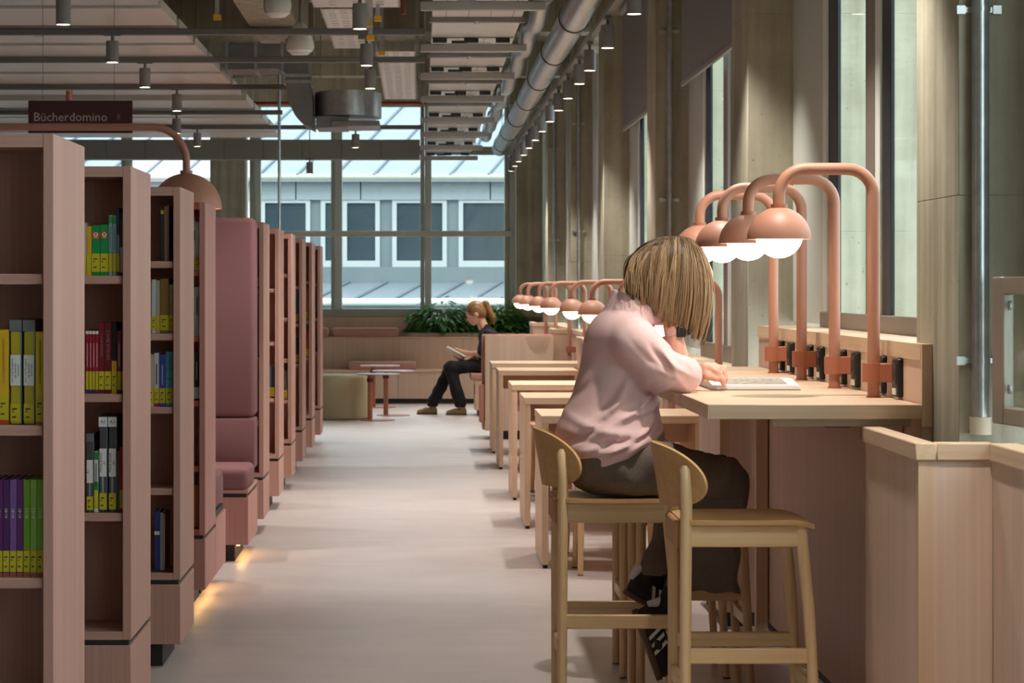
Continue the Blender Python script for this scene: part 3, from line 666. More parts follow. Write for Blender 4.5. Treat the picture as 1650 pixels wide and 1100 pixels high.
# high booth and the bench the reader sits on
bo = thing('booth_bench', 'high light wood booth bench with pink cushioned inside', 'bench', (.59, 24.8, 0))
B('outer_panel', PANEL, bo, .01, .62, 0, .03, .08, .935); B('top_cap', FABS, bo, .0, .62, .03, .10, .90, .945, bev=.01, seg=2); B('edge_post', ASHZ, bo, 0, .035, -.002, .028, .08, .937)
B('back_cushion', FABS, bo, -.03, .62, .10, .17, .44, .955, bev=.015, seg=2); B('seat_cushion', FABS, bo, -.04, .62, .17, .62, .40, .47, bev=.02, seg=2)
B('base', ASHX, bo, -.02, .62, .17, .6, .08, .395); B('plinth', PLINTH, bo, .06, .60, .03, .55, 0, .08)
B('arm_roll', FABS, bo, -.055, .0, .02, .10, .15, .50, bev=.02, seg=3)
rb = thing('reading_bench', 'light wood bench with salmon seat cushion under the reader in black', 'bench', (.54, 29.35, 0))
B('seat_cushion', FABS, rb, 0, .66, .0, .6, .385, .457, bev=.02, seg=3); B('base', ASHZ, rb, .05, .66, .02, .58, .06, .385, bev=.003); B('plinth', PLINTH, rb, .08, .64, .04, .56, 0, .06)
B('pull', PLINTH, rb, .046, .051, .12, .16, .22, .33); B('pull', PLINTH, rb, .046, .051, .38, .42, .22, .33)
# far bench along the end windows
fbn = thing('wall_bench', 'long stepped light wood bench below the end windows', 'bench', (0, 32.45, 0))
for k in range(5):
    xa = -2.6+.78*k; B('front_panel', PANEL, fbn, xa+.002, xa+.778, 0, .03, .06, .375)
B('seat_board', ASHX, fbn, -2.6, 1.3, -.01, .45, .375, .40, bev=.003)
for k in range(5):
    xa = -2.6+.78*k; B('back_panel', PANEL, fbn, xa+.002, xa+.778, .45, .48, .40, .765)
B('back_ledge', ASHX, fbn, -2.6, 1.3, .44, .55, .765, .785, bev=.003)
B('upper_panel', PANEL, fbn, -2.6, -.15, .76, .78, .785, 1.02); B('plinth', PLINTH, fbn, -2.6, 1.3, .02, .40, 0, .06)
c_ = tag(B('bolster_cushion', FABS, None, -1.06, -.26, 32.86, 33.06, .787, .895, bev=.035, seg=3), 'long salmon bolster on the upper ledge of the wall bench', 'cushion')
c_ = tag(B('bolster_cushion', FABS, None, -1.62, -1.10, 32.86, 33.06, .787, .895, bev=.035, seg=3), 'short salmon bolster beside the long one on the upper ledge', 'cushion')
c_ = tag(B('seat_cushion', FABS, None, -.85, -.05, 32.42, 32.82, .402, .50, bev=.03, seg=3), 'salmon seat cushion on the lower step of the wall bench', 'cushion')
po = thing('pouffe', 'round cream fabric pouffe beside the terracotta side tables', 'pouffe', (-.885, 28.75, 0))
obj('body', MB().lathe([(0, .0), (.33, .0), (.335, .01), (.335, .42), (.32, .445), (.28, .452), (0, .455)], n=40), CREAM, po)
obj('base_ring', MB().lathe([(0, 0), (.338, 0), (.338, .012), (0, .012)], n=40), mat('pouffe_base', '4a4438', .7), po)
obj('lid', MB().lathe([(.0, .453), (.31, .446), (.31, .458), (.29, .463), (0, .465)], n=40), mat('cream_top', 'c9c0a8', .9), po)
ST_ = thing('side_table', '', 'table', (0, 0, 0))
obj('top', MB().lathe([(0, .475), (.225, .475), (.232, .480), (.225, .487), (0, .487)], n=36), mat('mauve_top', 'a98a8c', .35), ST_)
obj('post', MB().cyl((-.08, 0, .008), (-.08, 0, .475), .026, n=16), TERRAD, ST_); obj('base', MB().lathe([(0, 0), (.18, 0), (.18, .008), (0, .010)], n=36), mat('terracotta_base', 'a5685a', .5), ST_)
obj('collar', MB().cyl((-.08, 0, .40), (-.08, 0, .44), .034, n=16), mat('dark_collar', '5a2c22', .5), ST_)
a = place(ST_, (-.44, 28.35, 0), 0, 'terracotta side table with round mauve top right beside the pouffe'); 
a = place(ST_, (-.29, 29.45, 0), 0, 'terracotta side table with round mauve top standing behind the one by the pouffe')
a = place(ST_, (-.46, 31.4, 0), 0, 'terracotta side table with round top in front of the wall bench cushion'); 
drop(ST_)
pl = thing('planter_box', 'light wood planter box at the end of the wall bench', 'planter', (.62, 32.9, 0))
B('soil', mat('soil', '2c2018', .9), pl, -.74, .62, .16, .38, .765, .80); B('front', PANEL, pl, -.77, .66, .14, .16, .786, .83); B('back', PANEL, pl, -.77, .66, .37, .39, .786, .83)
def plant(name, label, x, y, z, n, spread, hgt, L, mats, droop=.5, seed=1, narrow=.32):
    rnd = random.Random(seed); t = thing(name, label, 'plant', (x, y, z)); mb = MB(); stem = MB()
    for k in range(n):
        a = rnd.random()*2*math.pi; e = rnd.random(); rr = spread*math.sqrt(rnd.random()); h0 = hgt*(.1+.9*rnd.random()*(1-.55*rr/spread))
        p = Vector((math.cos(a)*rr*1.0, max(-.10, min(.02, math.sin(a)*rr*.28)), max(.05, h0))); d = Vector((math.cos(a), math.sin(a)*.6-.25, rnd.uniform(-.5, .7)*(1-droop)+rnd.uniform(-1, .2)*droop)).normalized()
        sidev = d.cross(Vector((0, 0, 1))).normalized(); l = L*rnd.uniform(.6, 1.2); wd = l*narrow; up = sidev.cross(d)
        vs = [mb.bm.verts.new(p), mb.bm.verts.new(p+d*l*.35+sidev*wd*.5+up*.006), mb.bm.verts.new(p+d*l*.7+sidev*wd*.38-Vector((0, 0, l*.06))), mb.bm.verts.new(p+d*l-Vector((0, 0, l*.18))),
              mb.bm.verts.new(p+d*l*.7-sidev*wd*.38-Vector((0, 0, l*.06))), mb.bm.verts.new(p+d*l*.35-sidev*wd*.5+up*.006), mb.bm.verts.new(p+d*l*.5-up*.01)]
        for v_ in vs:
            v_.co.y = min(.02, v_.co.y); v_.co.z = max(v_.co.z, .034 if v_.co.y > -.15 else -.012); v_.co.x = min(v_.co.x, 1.46-x)
        for q in range(6): mb.bm.faces.new((vs[q], vs[(q+1) % 6], vs[6]))
        if k % 4 == 0: stem.tube([(0, 0, 0), (p.x*.5, p.y*.5, max(.05, p.z*.6)), p], .003, n=5)
    f = obj('foliage', mb, mats, t); f['kind'] = 'stuff'; obj('stem', stem, mat('plant_stem', '4f6a2c', .6), t); return t
LG = mat('glossy_leaf', '5c9446', .4, noise=.45, nscale=9); LG2 = mat('bright_leaf', '6ea04a', .4, noise=.35, nscale=9); LG3 = mat('dark_leaf', '457a42', .4, noise=.4, nscale=9)
plant('pothos_plant', 'bushy green plant trailing over the planter beside the cushion', .27, 33.17, .80, 360, .42, .50, .12, LG, .55, 3)
plant('pothos_plant', 'low leafy plant in the planter just behind the reader', .62, 33.17, .80, 160, .26, .20, .11, LG3, .6, 4)
plant('palm_plant', 'tall light green leafy plant behind the reader at the pier', .95, 33.17, .80, 280, .26, .54, .13, LG2, .3, 5)
plant('fern_plant', 'dark green plant under the farthest desk lamps', 1.12, 33.17, .80, 160, .20, .30, .14, LG3, .4, 6)
# ------------------------------------------------------------------ ceiling services
def spot(): 
    t = thing('spotlight', '', 'spotlight', (0, 0, 0)); r = .038
    obj('can', MB().lathe([(0, .13), (r*.94, .13), (r, .124), (r, 0), (r-.003, 0), (r-.003, .012), (0, .012)], n=24), CAN, t)
    obj('lens', MB().lathe([(0, .002), (r-.004, .002), (r-.004, .006), (0, .006)], n=24), LENS, t)
    obj('stem', MB().cyl((0, 0, .13), (0, 0, .165), .009, n=10), RAIL, t); B('adapter', RAIL, t, -.018, .018, -.05, .05, .16, .18)
    ld = bpy.data.lights.new('spot_beam', 'SPOT'); ld.energy = SPOT_W; ld.spot_size = R(95); ld.spot_blend = .8; ld.color = (1, .92, .82); ld.shadow_soft_size = .03
    lo = bpy.data.objects.new('spot_beam', ld); C.objects.link(lo); lo.parent = t; lo.location = (0, 0, -.01); return t
SP = spot()
for y in (13.4, 15.3, 16.9, 18.0, 19.4, 20.7, 22.1, 23.5, 24.9, 26.3, 27.7, 29.1, 30.2, 31.5):
    place(SP, (1.05, y, 2.72), 0, 'grey cylinder spotlight on the track along the windows', 'spotlights along the windows')
for k, (px, pb, y) in enumerate(((102, 40, 13.9), (181, 101, 16.3), (233.5, 141, 18.3), (285, 179, 20.8), (284.5, 215, 23.8), (318, 236, 26.0))):
    s_ = F/y; place(SP, ((px-677)/s_, y, CAMH+(463-pb)/s_), R(90), 'grey cylinder spotlight hanging below the white ceiling panels', 'spotlights below the ceiling panels')
for k, (px, pb, y) in enumerate(((580, 47, 13.9), (590.7, 106, 16.3), (596.6, 143, 18.3), (573, 238, 26.0), (499, 280, 30.5))):
    s_ = F/y; o_ = place(SP, ((px-677)/s_, y, CAMH+(463-pb)/s_), R(90), 'grey cylinder spotlight hanging between ducts over the aisle', 'spotlights over the aisle')
    if y > 30: obj('drop_rod', MB().cyl((0, 0, .17), (0, 0, ZC-o_.location.z), .006, n=8), RAIL, o_); o_['label'] = 'small grey spotlight on a long rod in front of the grey bulkhead'; del o_['group']
for y, nm in ((11.5, 'fourth'), (9.6, 'third'), (7.7, 'second'), (5.8, 'first')):   # unseen rest of the track; the nearest spot is added to brighten the front
    o_ = place(SP, (1.05, y, 2.72), 0, 'grey cylinder spotlight of the window track overhead, before the bay with blinds', 'window track spotlights overhead')
    for ch in o_.children:
        if ch.type == 'LIGHT' or ch.name.startswith('lens'): ch.name = nm + ('_track_spot_offscreen' if ch.type == 'LIGHT' else '_track_lens_offscreen')
drop(SP)
tk = thing('window_track', 'slim grey light track running along the windows', 'track', (1.05, 5, 2.9))
B('track_rail', RAIL, tk, -.018, .018, 0, 27, 0, .035)
for k in range(10): obj('hanger', MB().cyl((0, 1.3+2.6*k, .035), (0, 1.3+2.6*k, .85), .003, n=6), RAIL, tk)
PANELY = [15.2+1.16*q for q in range(-2, 6)]+[22.65+1.16*q for q in range(5)]
for (y, z, lb, x0, x1) in ((13.9, 2.895, 'grey cross rail above the first row of aisle spotlights', -3.2, .02), (16.3, 2.885, 'grey cross rail in front of the white bell lamp', -3.4, .03), (18.3, 2.885, 'grey cross rail above the round duct elbow', -3.6, .03), (20.8, 2.885, 'grey cross rail under the long concrete beam', -3.8, -.9), (23.8, 2.885, 'grey cross rail behind the hanging sign', -4.2, -1.2), (26.0, 2.885, 'grey cross rail in front of the upper end windows', -4.6, .02)):
    t = thing('cross_rail', lb, 'rail', (0, y, z)); B('rail_profile', RAIL, t, x0, x1, -.025, .025, 0, .04, bev=.004)
    for x in (x0+.6, x1-.74):
        top = ZC
        if any(p-.01 < y < p+.97 for p in PANELY) and x < -1.43: top = 2.931
        elif abs(x+1.065) < .2: top = 3.281
        obj('hanger', MB().cyl((x, 0, .04), (x, 0, top-z), .003, n=6), STEEL, t)
PNL = mat('ceiling_panel', 'd2ccc4', .35)
for k, y in enumerate(PANELY):
    t = thing('ceiling_panel', 'wide pale ceiling panel hung with its edge over the bookcases', 'ceiling panel', (-1.44, y, 2.93), 0, 'hung ceiling panels')
    B('panel_board', PNL, t, -3.6, 0, 0, .96, 0, .06, bev=.003)
    for x in (-.12, -1.2): obj('wire', MB().cyl((x, .5, .06), (x, .5, ZC-2.93), .002, n=6), STEEL, t)
# service trunk: cross channels carrying silver panels
YS = [12.3, 14.8, 17.4, 19.7, 22.1, 24.9, 27.2, 29.8, 32.2]
sv = thing('service_trunk', 'long silver service trunk with cross channels under the ceiling', 'service trunk', (0, 0, 2.9))
for y in YS:
    ch = B('cross_channel', mat('channel_grey', 'aeaca7', .4, .3), sv, 0.0, .68, y-.03, y+.03, -.02, .03, bev=.004); B('slot', DARK, ch, .2, .30, y-.031, y-.028, .032, .05); 
    for x in (.03, .65): obj('threaded_rod', MB().cyl((x, y, .03), (x, y, ZC-2.9), .005, n=6), STEEL, sv)
PNS = mat('silver_panel', 'd2d0cc', .35, .3, noise=.06, nscale=5)
for i in range(len(YS)-1):
    a, b = YS[i]+.06, YS[i+1]-.06; m_ = (a+b)/2
    p_ = B('silver_panel', PNS, sv, .07, .60, a, m_-.04, .07, .11, bev=.004); B('silver_panel', PNS, sv, .07, .60, m_+.04, b, .07, .11, bev=.004)
    for q in range(4): B('seam', mat('panel_seam', '77746f', .5), p_, .15+.13*q, .154+.13*q, a, m_-.04, .068, .071)
    B('mid_rail', STEELD, sv, .05, .62, m_-.02, m_+.02, .04, .075, bev=.003)
    obj('rail_knob', MB().lathe([(0, .025), (.02, .03), (.022, .045), (0, .05)], (.335, m_, 0), n=12), WHITEM, sv)
    if i > 1:
        gr = B('vent_frame', WHITEM, sv, .28, .46, a+.25, a+.8, .062, .069)
        for q in range(5): B('vent_slot', DARK, gr, .30+.03*q, .318+.03*q, a+.3, a+.75, .059, .063)
    for q in range(3): B('dark_block', DARK, sv, .08+.2*q, .17+.2*q, b+.0, b+.03, .035, .065)
# spiral duct
du = thing('spiral_duct', 'long silver spiral ventilation duct running along the windows', 'duct', (.925, 0, 3.0))
pr = MB(); pts = []; rr_ = []
y = 8.0
while y < 31.8:
    for dy, r in ((0, .088), (.045, .088), (.055, .0905), (.065, .088)): pts.append((0, y+dy, 0)); rr_.append(r)
    y += .075
pr.tube(pts, rr_, n=24); obj('duct_pipe', pr, STEEL, du)
for k in range(10): 
    yy = 9.2+2.4*k; obj('clamp_band', MB().cyl((0, yy-.015, 0), (0, yy+.015, 0), .095, n=28), mat('black_band', '2b2b2c', .5), du)
    obj('hanger', MB().cyl((0, yy, .094), (0, yy, .75), .003, n=6), STEEL, du)
pf = [(.0, 31.8, 3.0)]
fl = thing('flexible_duct', 'crinkled silver flexible duct beside the service trunk', 'duct', (.74, 16, 3.1))
obj('hose', MB().tube([(0, .12*k, .03*math.sin(k*.4)) for k in range(130)], [.055+.006*(k % 2) for k in range(130)], n=12), STEEL, fl)
for k in range(4): obj('hanger', MB().cyl((0, 1+4*k, .05), (0, 1+4*k, .65), .003, n=6), STEEL, fl)
# rectangular duct with elbow and the drum shaped section
rd = thing('metal_duct', 'grey metal air duct with elbow and curved drum section', 'duct', (0, 19.8, 0)); S_ = F/19.8
def pz(py): return CAMH+(463-py)/S_
def pxx(px): return (px-677)/S_
B('straight_duct', STEELD, rd, pxx(365), pxx(462), 0, .5, pz(112), pz(70), bev=.005)
for x in (365, 412, 455): B('flange', STEEL, rd, pxx(x)-.01, pxx(x)+.01, -.015, .515, pz(115), pz(67))
B('drop_duct', STEELD, rd, pxx(460), pxx(498), 0, .5, pz(133), pz(62), bev=.005)
B('flange', STEEL, rd, pxx(457), pxx(501), -.015, .515, pz(134), pz(129)); B('flange', STEEL, rd, pxx(457), pxx(501), -.015, .515, pz(124), pz(119))
el = [(pxx(460), pz(134)), (pxx(498), pz(134)), (pxx(503), pz(150)), (pxx(505), pz(207)), (pxx(490), pz(200)), (pxx(475), pz(185)), (pxx(464), pz(162))]
obj('elbow', MB().prism(el, 'Y', 0, .5), STEELD, rd)
dr = MB(); cx = (pxx(505)+pxx(614))/2; hw = (pxx(614)-pxx(505))/2
dr.prism([(cx+hw*math.cos(a), .25+.42*math.sin(a)) for a in [math.pi*2*k/40 for k in range(40)]], 'Z', pz(187), pz(147))
for f_ in dr.bm.faces: f_.smooth = True
obj('drum_section', dr, STEEL, rd); B('outlet_tray', STEELD, rd, pxx(535), pxx(612), -.15, .45, pz(205), pz(196), bev=.004); B('outlet_tray', STEELD, rd, pxx(510), pxx(560), -.1, .45, pz(207), pz(188), bev=.004)
obj('hanger', MB().cyl((pxx(515), .2, pz(150)), (pxx(515), .2, ZC), .004, n=6), STEEL, rd)
# cable trays
def tray(label, x0, x1, y0, y1, z, tilt=0):
    t = thing('cable_tray', label, 'cable tray', ((x0+x1)/2, y0, z)); hw = (x1-x0)/2
    for s in (-1, 1): B('tray_side', WHITEM, t, s*hw-.004, s*hw+.004, 0, y1-y0, 0, .05)
    n_ = int((y1-y0)/.16); xs_ = [-hw]+[q*hw+d for q in (-.55, 0, .55) for d in (-.022, .022)]+[hw]
    ys_ = [0]+[.08+.16*k+d for k in range(n_) for d in (-.02, .02)]+[y1-y0]; mb = MB(); vv = {}
    def V_(i, j, l):
        if (i, j, l) not in vv: vv[i, j, l] = mb.bm.verts.new((xs_[i], ys_[j], .004*l))
        return vv[i, j, l]
    solid = lambda i, j: 0 <= i < 7 and 0 <= j < len(ys_)-1 and not (i % 2 and j % 2)
    for i in range(7):
        for j in range(len(ys_)-1):
            if not solid(i, j): continue
            for l in (0, 1): mb.bm.faces.new([V_(i, j, l), V_(i+1, j, l), V_(i+1, j+1, l), V_(i, j+1, l)])
            for di, dj, e in ((-1, 0, ((i, j), (i, j+1))), (1, 0, ((i+1, j), (i+1, j+1))), (0, -1, ((i, j), (i+1, j))), (0, 1, ((i, j+1), (i+1, j+1)))):
                if not solid(i+di, j+dj): mb.bm.faces.new([V_(*e[0], 0), V_(*e[1], 0), V_(*e[1], 1), V_(*e[0], 1)])
    obj('tray_base', mb, WHITEM, t)
    for x in (-hw-.01, hw+.01):
        for yy in (.5, y1-y0-.3): obj('hanger', MB().box(x-.008, x+.008, yy-.02, yy+.02, .0, ZC-z), STEEL, t)
    return t
tray('white perforated cable tray beside the service trunk', -.30, -.035, 18.6, 23.3, 2.985)
tray('white perforated cable tray crossing over the aisle above the first rail', -.62, -.12, 13.2, 16.0, 3.02)
tray('white perforated cable tray leading on above the drum shaped duct', -.60, -.34, 16.5, 19.2, 3.06)
for k, (px, py, y) in enumerate(((592, 40, 15.0), (597, 63, 15.5), (609, 32, 15.8), (615, 87, 18.0), (672, 97, 18.8), (350, 30, 16.0))):
    s_ = F/y; x = (px-677)/s_; z = CAMH+(463-py)/s_
    t = thing('ceiling_hanger', 'grey hanger strut with yellow end cap among the cable trays', 'strut', (x, y, z), 0, 'yellow capped struts')
    top = 3.02 if k < 3 else 3.281 if k == 5 else ZC
    B('strut', STEEL, t, -.012, .012, -.012, .012, .02, top-z); B('end_cap', mat('yellow_cap', 'e0aa18', .5), t, -.022, .022, -.02, .02, -.008, .022)
for (px, py, y, lb, kind) in ((447, 28, 15.6, 'white rounded bell lamp under the pale concrete beam', 0), (483, 88, 17.0, 'white pointed bell lamp in front of the air duct', 1)):
    s_ = F/y; x = (px-677)/s_; z = CAMH+(463-py)/s_
    t = thing('bell_lamp', lb, 'lamp', (x, y, z)); k = 1/s_
    if kind == 0: obj('shell', MB().lathe([(0, 0), (12*k, 0), (20*k, 6*k), (23*k, 18*k), (21*k, 32*k), (15*k, 46*k), (6*k, 56*k), (0, 58*k)], n=28), WHITEM, t)
    else:
        obj('shell', MB().lathe([(10*k, 0), (21*k, 6*k), (23*k, 12*k), (22*k, 20*k), (17*k, 36*k), (10*k, 47*k), (4*k, 53*k), (0, 54*k)], n=28), WHITEM, t); obj('lower_ring', MB().lathe([(0, 0), (14*k, 0), (17*k, 4*k), (18*k, 10*k), (0, 10*k)], n=24), WHITEM, t)
    obj('cord', MB().cyl((0, 0, 50*k), (0, 0, (3.28 if kind == 0 else 3.75)-z), .006, n=8), RAIL, t)
tag(obj('sprinkler_pipe', MB().tube([(-.096, 15.2, ZC), (-.096, 15.2, 3.10), (-.096, 15.2, 2.90)], [.012, .012, .016], n=10), mat('copper', '8a4a38', .4, .5)), 'short copper pipe end pointing down beside the service trunk', 'pipe')
tag(obj('red_pipe', MB().cyl((-1.75, 26.5, 3.17), (.85, 26.5, 3.17), .014, n=10), mat('red_paint', 'a02020', .45)), 'thin red sprinkler pipe crossing below the ceiling', 'pipe')
tag(obj('steel_post', MB().cyl((-1.29, 25.0, 0), (-1.29, 25.0, 3.75), .014, n=12), STEEL), 'thin steel post rising behind the bookcases to the ceiling', 'post')
sd = thing('smoke_detector', 'flat white smoke detector under a ceiling panel', 'smoke detector', (-2.32, 16.6, 2.905))
obj('cover', MB().lathe([(0, 0), (.05, .003), (.06, .012), (.06, .025), (0, .025)], n=20), WHITEM, sd); obj('ring', MB().lathe([(0, .005), (.03, .0), (.03, .006), (0, .006)], n=16), CAN, sd)
# roller blinds
for y0, y1, lb in ((12.95, 15.65, 'grey roller blind between the lamp bay and the pier with conduit'), (17.55, 20.2, 'grey roller blind farther along, past the pier with conduit')):
    t = thing('roller_blind', lb, 'blind', (1.5, y0, 2.55)); B('fabric', mat('blind_fabric', '8a898b', .9, noise=.05, nscale=12), t, 0, .004, 0, y1-y0, 0, .86); B('bottom_bar', mat('blind_bar', '8d8a86', .5), t, -.008, .012, 0, y1-y0, -.02, .008, bev=.003)
    obj('roller', MB().cyl((0, 0, .868), (0, y1-y0, .868), .03, n=14), ALU, t)
# ------------------------------------------------------------------ outside
struct(obj('ground', MB().box(-60, 60, 2, 120, -4.2, -4), mat('outside_ground', '8a8c86', .9)))
nb = thing('neighbouring_building', 'pale grey building with white window frames across the courtyard', 'building', (0, 46, 0)); S2 = F/46
def bx(px): return (px-677)/S2
def bz(py): return CAMH+(463-py)/S2
FAC = mat('facade_blue_grey', '6f797d', .6, noise=.05, nscale=2); FAS = mat('fascia_panel', '929a9e', .5); ROOF = mat('metal_roof', '8f969e', .45, .3, noise=.05, nscale=1); SEAM = mat('roof_seam', '6f7984', .5)
ZU = bz(430); ZT = bz(322)
wins = [(330, 404), (420, 500), (517, 545), (552, 612), (632, 720), (739, 830), (850, 930)]
xs = -12.0
for a, b in wins:
    B('wall', FAC, nb, xs, bx(a), 0, .3, ZU, ZT); xs = bx(b)
    fr = MB()
    x0, x1 = bx(a), bx(b); t_ = .075
    fr.box(x0, x0+t_, -.05, .05, ZU, ZT).box(x1-t_, x1, -.05, .05, ZU, ZT).box(x0+t_, x1-t_, -.05, .05, ZU, ZU+t_*1.4).box(x0+t_, x1-t_, -.05, .05, ZT-t_*.7, ZT)
    f_ = obj('window', fr, mat('white_outer_frame', 'b4b8b8', .5), nb); B('pane', mat('dark_reflecting_pane', '3a464e', .08, spec=.8), f_, x0+t_, x1-t_, .0, .01, ZU+t_*1.4, ZT-t_*.7)
B('wall', FAC, nb, xs, 12, 0, .3, ZU, ZT); B('back_wall', FAC, nb, -12, 12, .3, .5, -4, bz(285))
for k in range(22): B('fascia_panel', FAS, nb, -11.9+1.09*k+.01, -10.81+1.09*k-.01, -.08, .3, bz(322), bz(293))
obj('gutter', MB().tube([(-12, -.25, bz(287)), (12, -.25, bz(287))], .07, n=10), ALU, nb)
def slope(y0, z0, y1, z1, name, dx):
    o = obj(name, MB().prism([(y0, z0), (y1, z1), (y1, z1-.15), (y0, z0-.1)], 'X', -12, 12), ROOF, nb)
    for k in range(30):
        x = -9.5+.64*k; mb = MB().tube([(x-dx, y0, z0+.02), (x, y1, z1+.02)], .022, n=4); obj('roof_seam', mb, SEAM, o)
slope(-.3, bz(284), 7, bz(284)+3.4, 'roof', 2.8); slope(-2.6, bz(483)-.05, 0, bz(455), 'lower_roof', .62)
B('sill_band', FAC, nb, -12, 12, -.06, .3, bz(455)-.1, ZU); B('lower_wall', FAC, nb, -12, 12, -2.5, -2.3, -4, bz(487))
obj('gutter', MB().tube([(-12, -2.68, bz(485)), (12, -2.68, bz(485))], .06, n=10), ALUW, nb)
ofb = thing('office_building', 'white banded office block seen through the side windows', 'building', (9.5, 26, -4))
B('wall', mat('office_white', 'cfd4d2', .6), ofb, -5.0, 5, 0, 8, 0, 10)
for k in range(6): B('window_band', mat('office_glass', '6c7f80', .2), ofb, -5.02, 5.02, -.03, 8, 4.1+.9*k, 4.6+.9*k)
# ------------------------------------------------------------------ implicit surface modelling for the people
def sdf_mesh(f, lo, hi, h):
    lo = np.array(lo, float); nn = np.ceil((np.array(hi)-lo)/h).astype(int)+1
    ax = [lo[i]+h*np.arange(nn[i]) for i in range(3)]
    G = np.stack(np.meshgrid(*ax, indexing='ij'), -1); V = f(G.reshape(-1, 3)).reshape(nn)
    ins = V < 0; c = np.zeros(tuple(nn-1), int)
    for dx in (0, 1):
        for dy in (0, 1):
            for dz in (0, 1): c += ins[dx:nn[0]-1+dx, dy:nn[1]-1+dy, dz:nn[2]-1+dz]
    mix = (c > 0) & (c < 8); idx = -np.ones(mix.shape, int); cells = np.argwhere(mix); idx[mix] = np.arange(len(cells))
    acc = np.zeros((len(cells), 3)); cnt = np.zeros(len(cells))
    cr = [(a, b, d) for a in (0, 1) for b in (0, 1) for d in (0, 1)]
    for p in cr:
        for ax_ in range(3):
            if p[ax_]: continue
            q = list(p); q[ax_] = 1
            va = V[tuple((cells+np.array(p)).T)]; vb = V[tuple((cells+np.array(q)).T)]
            m = (va < 0) != (vb < 0); t = np.where(m, va/np.where(m, va-vb, 1), 0)
            pt = np.array(p)+t[:, None]*(np.array(q)-np.array(p)); acc[m] += pt[m]; cnt[m] += 1
    verts = lo+h*(cells+acc/cnt[:, None]); quads = []
    for ax_ in range(3):
        o1, o2 = [(1, 2), (2, 0), (0, 1)][ax_]
        sl_a = [slice(None)]*3; sl_b = [slice(None)]*3; sl_a[ax_] = slice(0, -1); sl_b[ax_] = slice(1, None)
        A = ins[tuple(sl_a)]; Bq = ins[tuple(sl_b)]; e = np.argwhere(A != Bq)
        e = e[(e[:, o1] > 0) & (e[:, o2] > 0) & (e[:, o1] < nn[o1]-1) & (e[:, o2] < nn[o2]-1)]
        d1 = np.zeros(3, int); d1[o1] = 1; d2 = np.zeros(3, int); d2[o2] = 1
        q = np.stack([idx[tuple((e-d1-d2).T)], idx[tuple((e-d2).T)], idx[tuple(e.T)], idx[tuple((e-d1).T)]], 1)
        flip = ~A[tuple(e.T)]; q[flip] = q[flip][:, ::-1]; quads.append(q)
    return verts, np.concatenate(quads)
def to_mesh(name, verts, quads, org=(0, 0, 0)):
    me = bpy.data.meshes.new(name); me.from_pydata((verts-np.array(org)).tolist(), [], quads.tolist()); me.update()
    me.polygons.foreach_set('use_smooth', [True]*len(me.polygons)); return me
def cone(a, b, r1, r2, sc=(1, 1, 1)):
    sc = np.array(sc, float); a = np.array(a, float)*sc; b = np.array(b, float)*sc
    def f(P):
        p = P*sc; ba = b-a; t = np.clip(((p-a)@ba)/max(1e-9, ba@ba), 0, 1); return np.linalg.norm(p-a-t[:, None]*ba, axis=1)-(r1+(r2-r1)*t)
    return f
def ell(c, r, rot=None):
    c = np.array(c, float); r = np.array(r, float); M = np.array(rot) if rot is not None else np.eye(3)
    def f(P):
        p = (P-c)@M; k0 = np.linalg.norm(p/r, axis=1); k1 = np.linalg.norm(p/(r*r), axis=1); return k0*(k0-1)/np.maximum(k1, 1e-9)
    return f
def su(fs, k):
    def f(P):
        d = fs[0](P)
        for g in fs[1:]:
            e = g(P); h = np.clip(.5+.5*(e-d)/k, 0, 1); d = e*(1-h)+d*h-k*h*(1-h)
        return d
    return f
def uni(*fs): return lambda P: np.min([f(P) for f in fs], axis=0)
def sub(f, g, k=.01):
    def r(P):
        a = f(P); b = -g(P); h = np.clip(.5-.5*(b-a)/-k*-1, 0, 1); return np.maximum(a, b)
    return r
def chain(pts, rs): return [cone(pts[i], pts[i+1], rs[i], rs[i+1]) for i in range(len(pts)-1)]
def roty(a):  # columns = local axes in the world, pitch about Y
    c, s = math.cos(a), math.sin(a); return np.array([[c, 0, -s], [0, 1, 0], [s, 0, c]]).T
SKIN = mat('skin', 'd9a48c', .5, spec=.4, noise=.04, nscale=30); SKIN.node_tree.nodes['Principled BSDF'].inputs['Subsurface Weight'].default_value = .08
def hand_fingers(palm, fdir, side, up, L, curls, spread=.18, thumb=None, r=.0078):
    """finger chains: palm knuckle centre, finger direction, side direction (index side), up normal"""
    fd, sd_, u = [np.array(v, float)/np.linalg.norm(v) for v in (fdir, side, up)]; out = []
    for k, (ln, off) in enumerate(((.95, 1.5), (1.05, .5), (.98, -.5), (.8, -1.5))):
        b = np.array(palm)+sd_*off*.0185*L/.075; d = fd+sd_*off*spread*.35; d /= np.linalg.norm(d); pts = [b-fd*.015, b]; ang = 0
        for seg, cu in zip((.46, .30, .24), curls[k] if isinstance(curls[0], (list, tuple)) else curls):
            ang += cu; dd = d*math.cos(ang)-u*math.sin(ang); pts.append(pts[-1]+dd*L*seg*ln)
        out += chain(pts, [r*1.15, r*1.12, r*1.0, r*.92, r*.8])
    return out
# ------------------------------------------------------------------ woman at the counter
OY = 8.36
W1 = (.55, OY, 0)
def fold(P, a, f1, ph, ax):  # soft cloth folds along a direction
    ax = np.array(ax, float); t = P@ax; return a*np.sin(t*f1+ph+2.2*np.sin(P@np.array([7., 5., -6.])+ph))
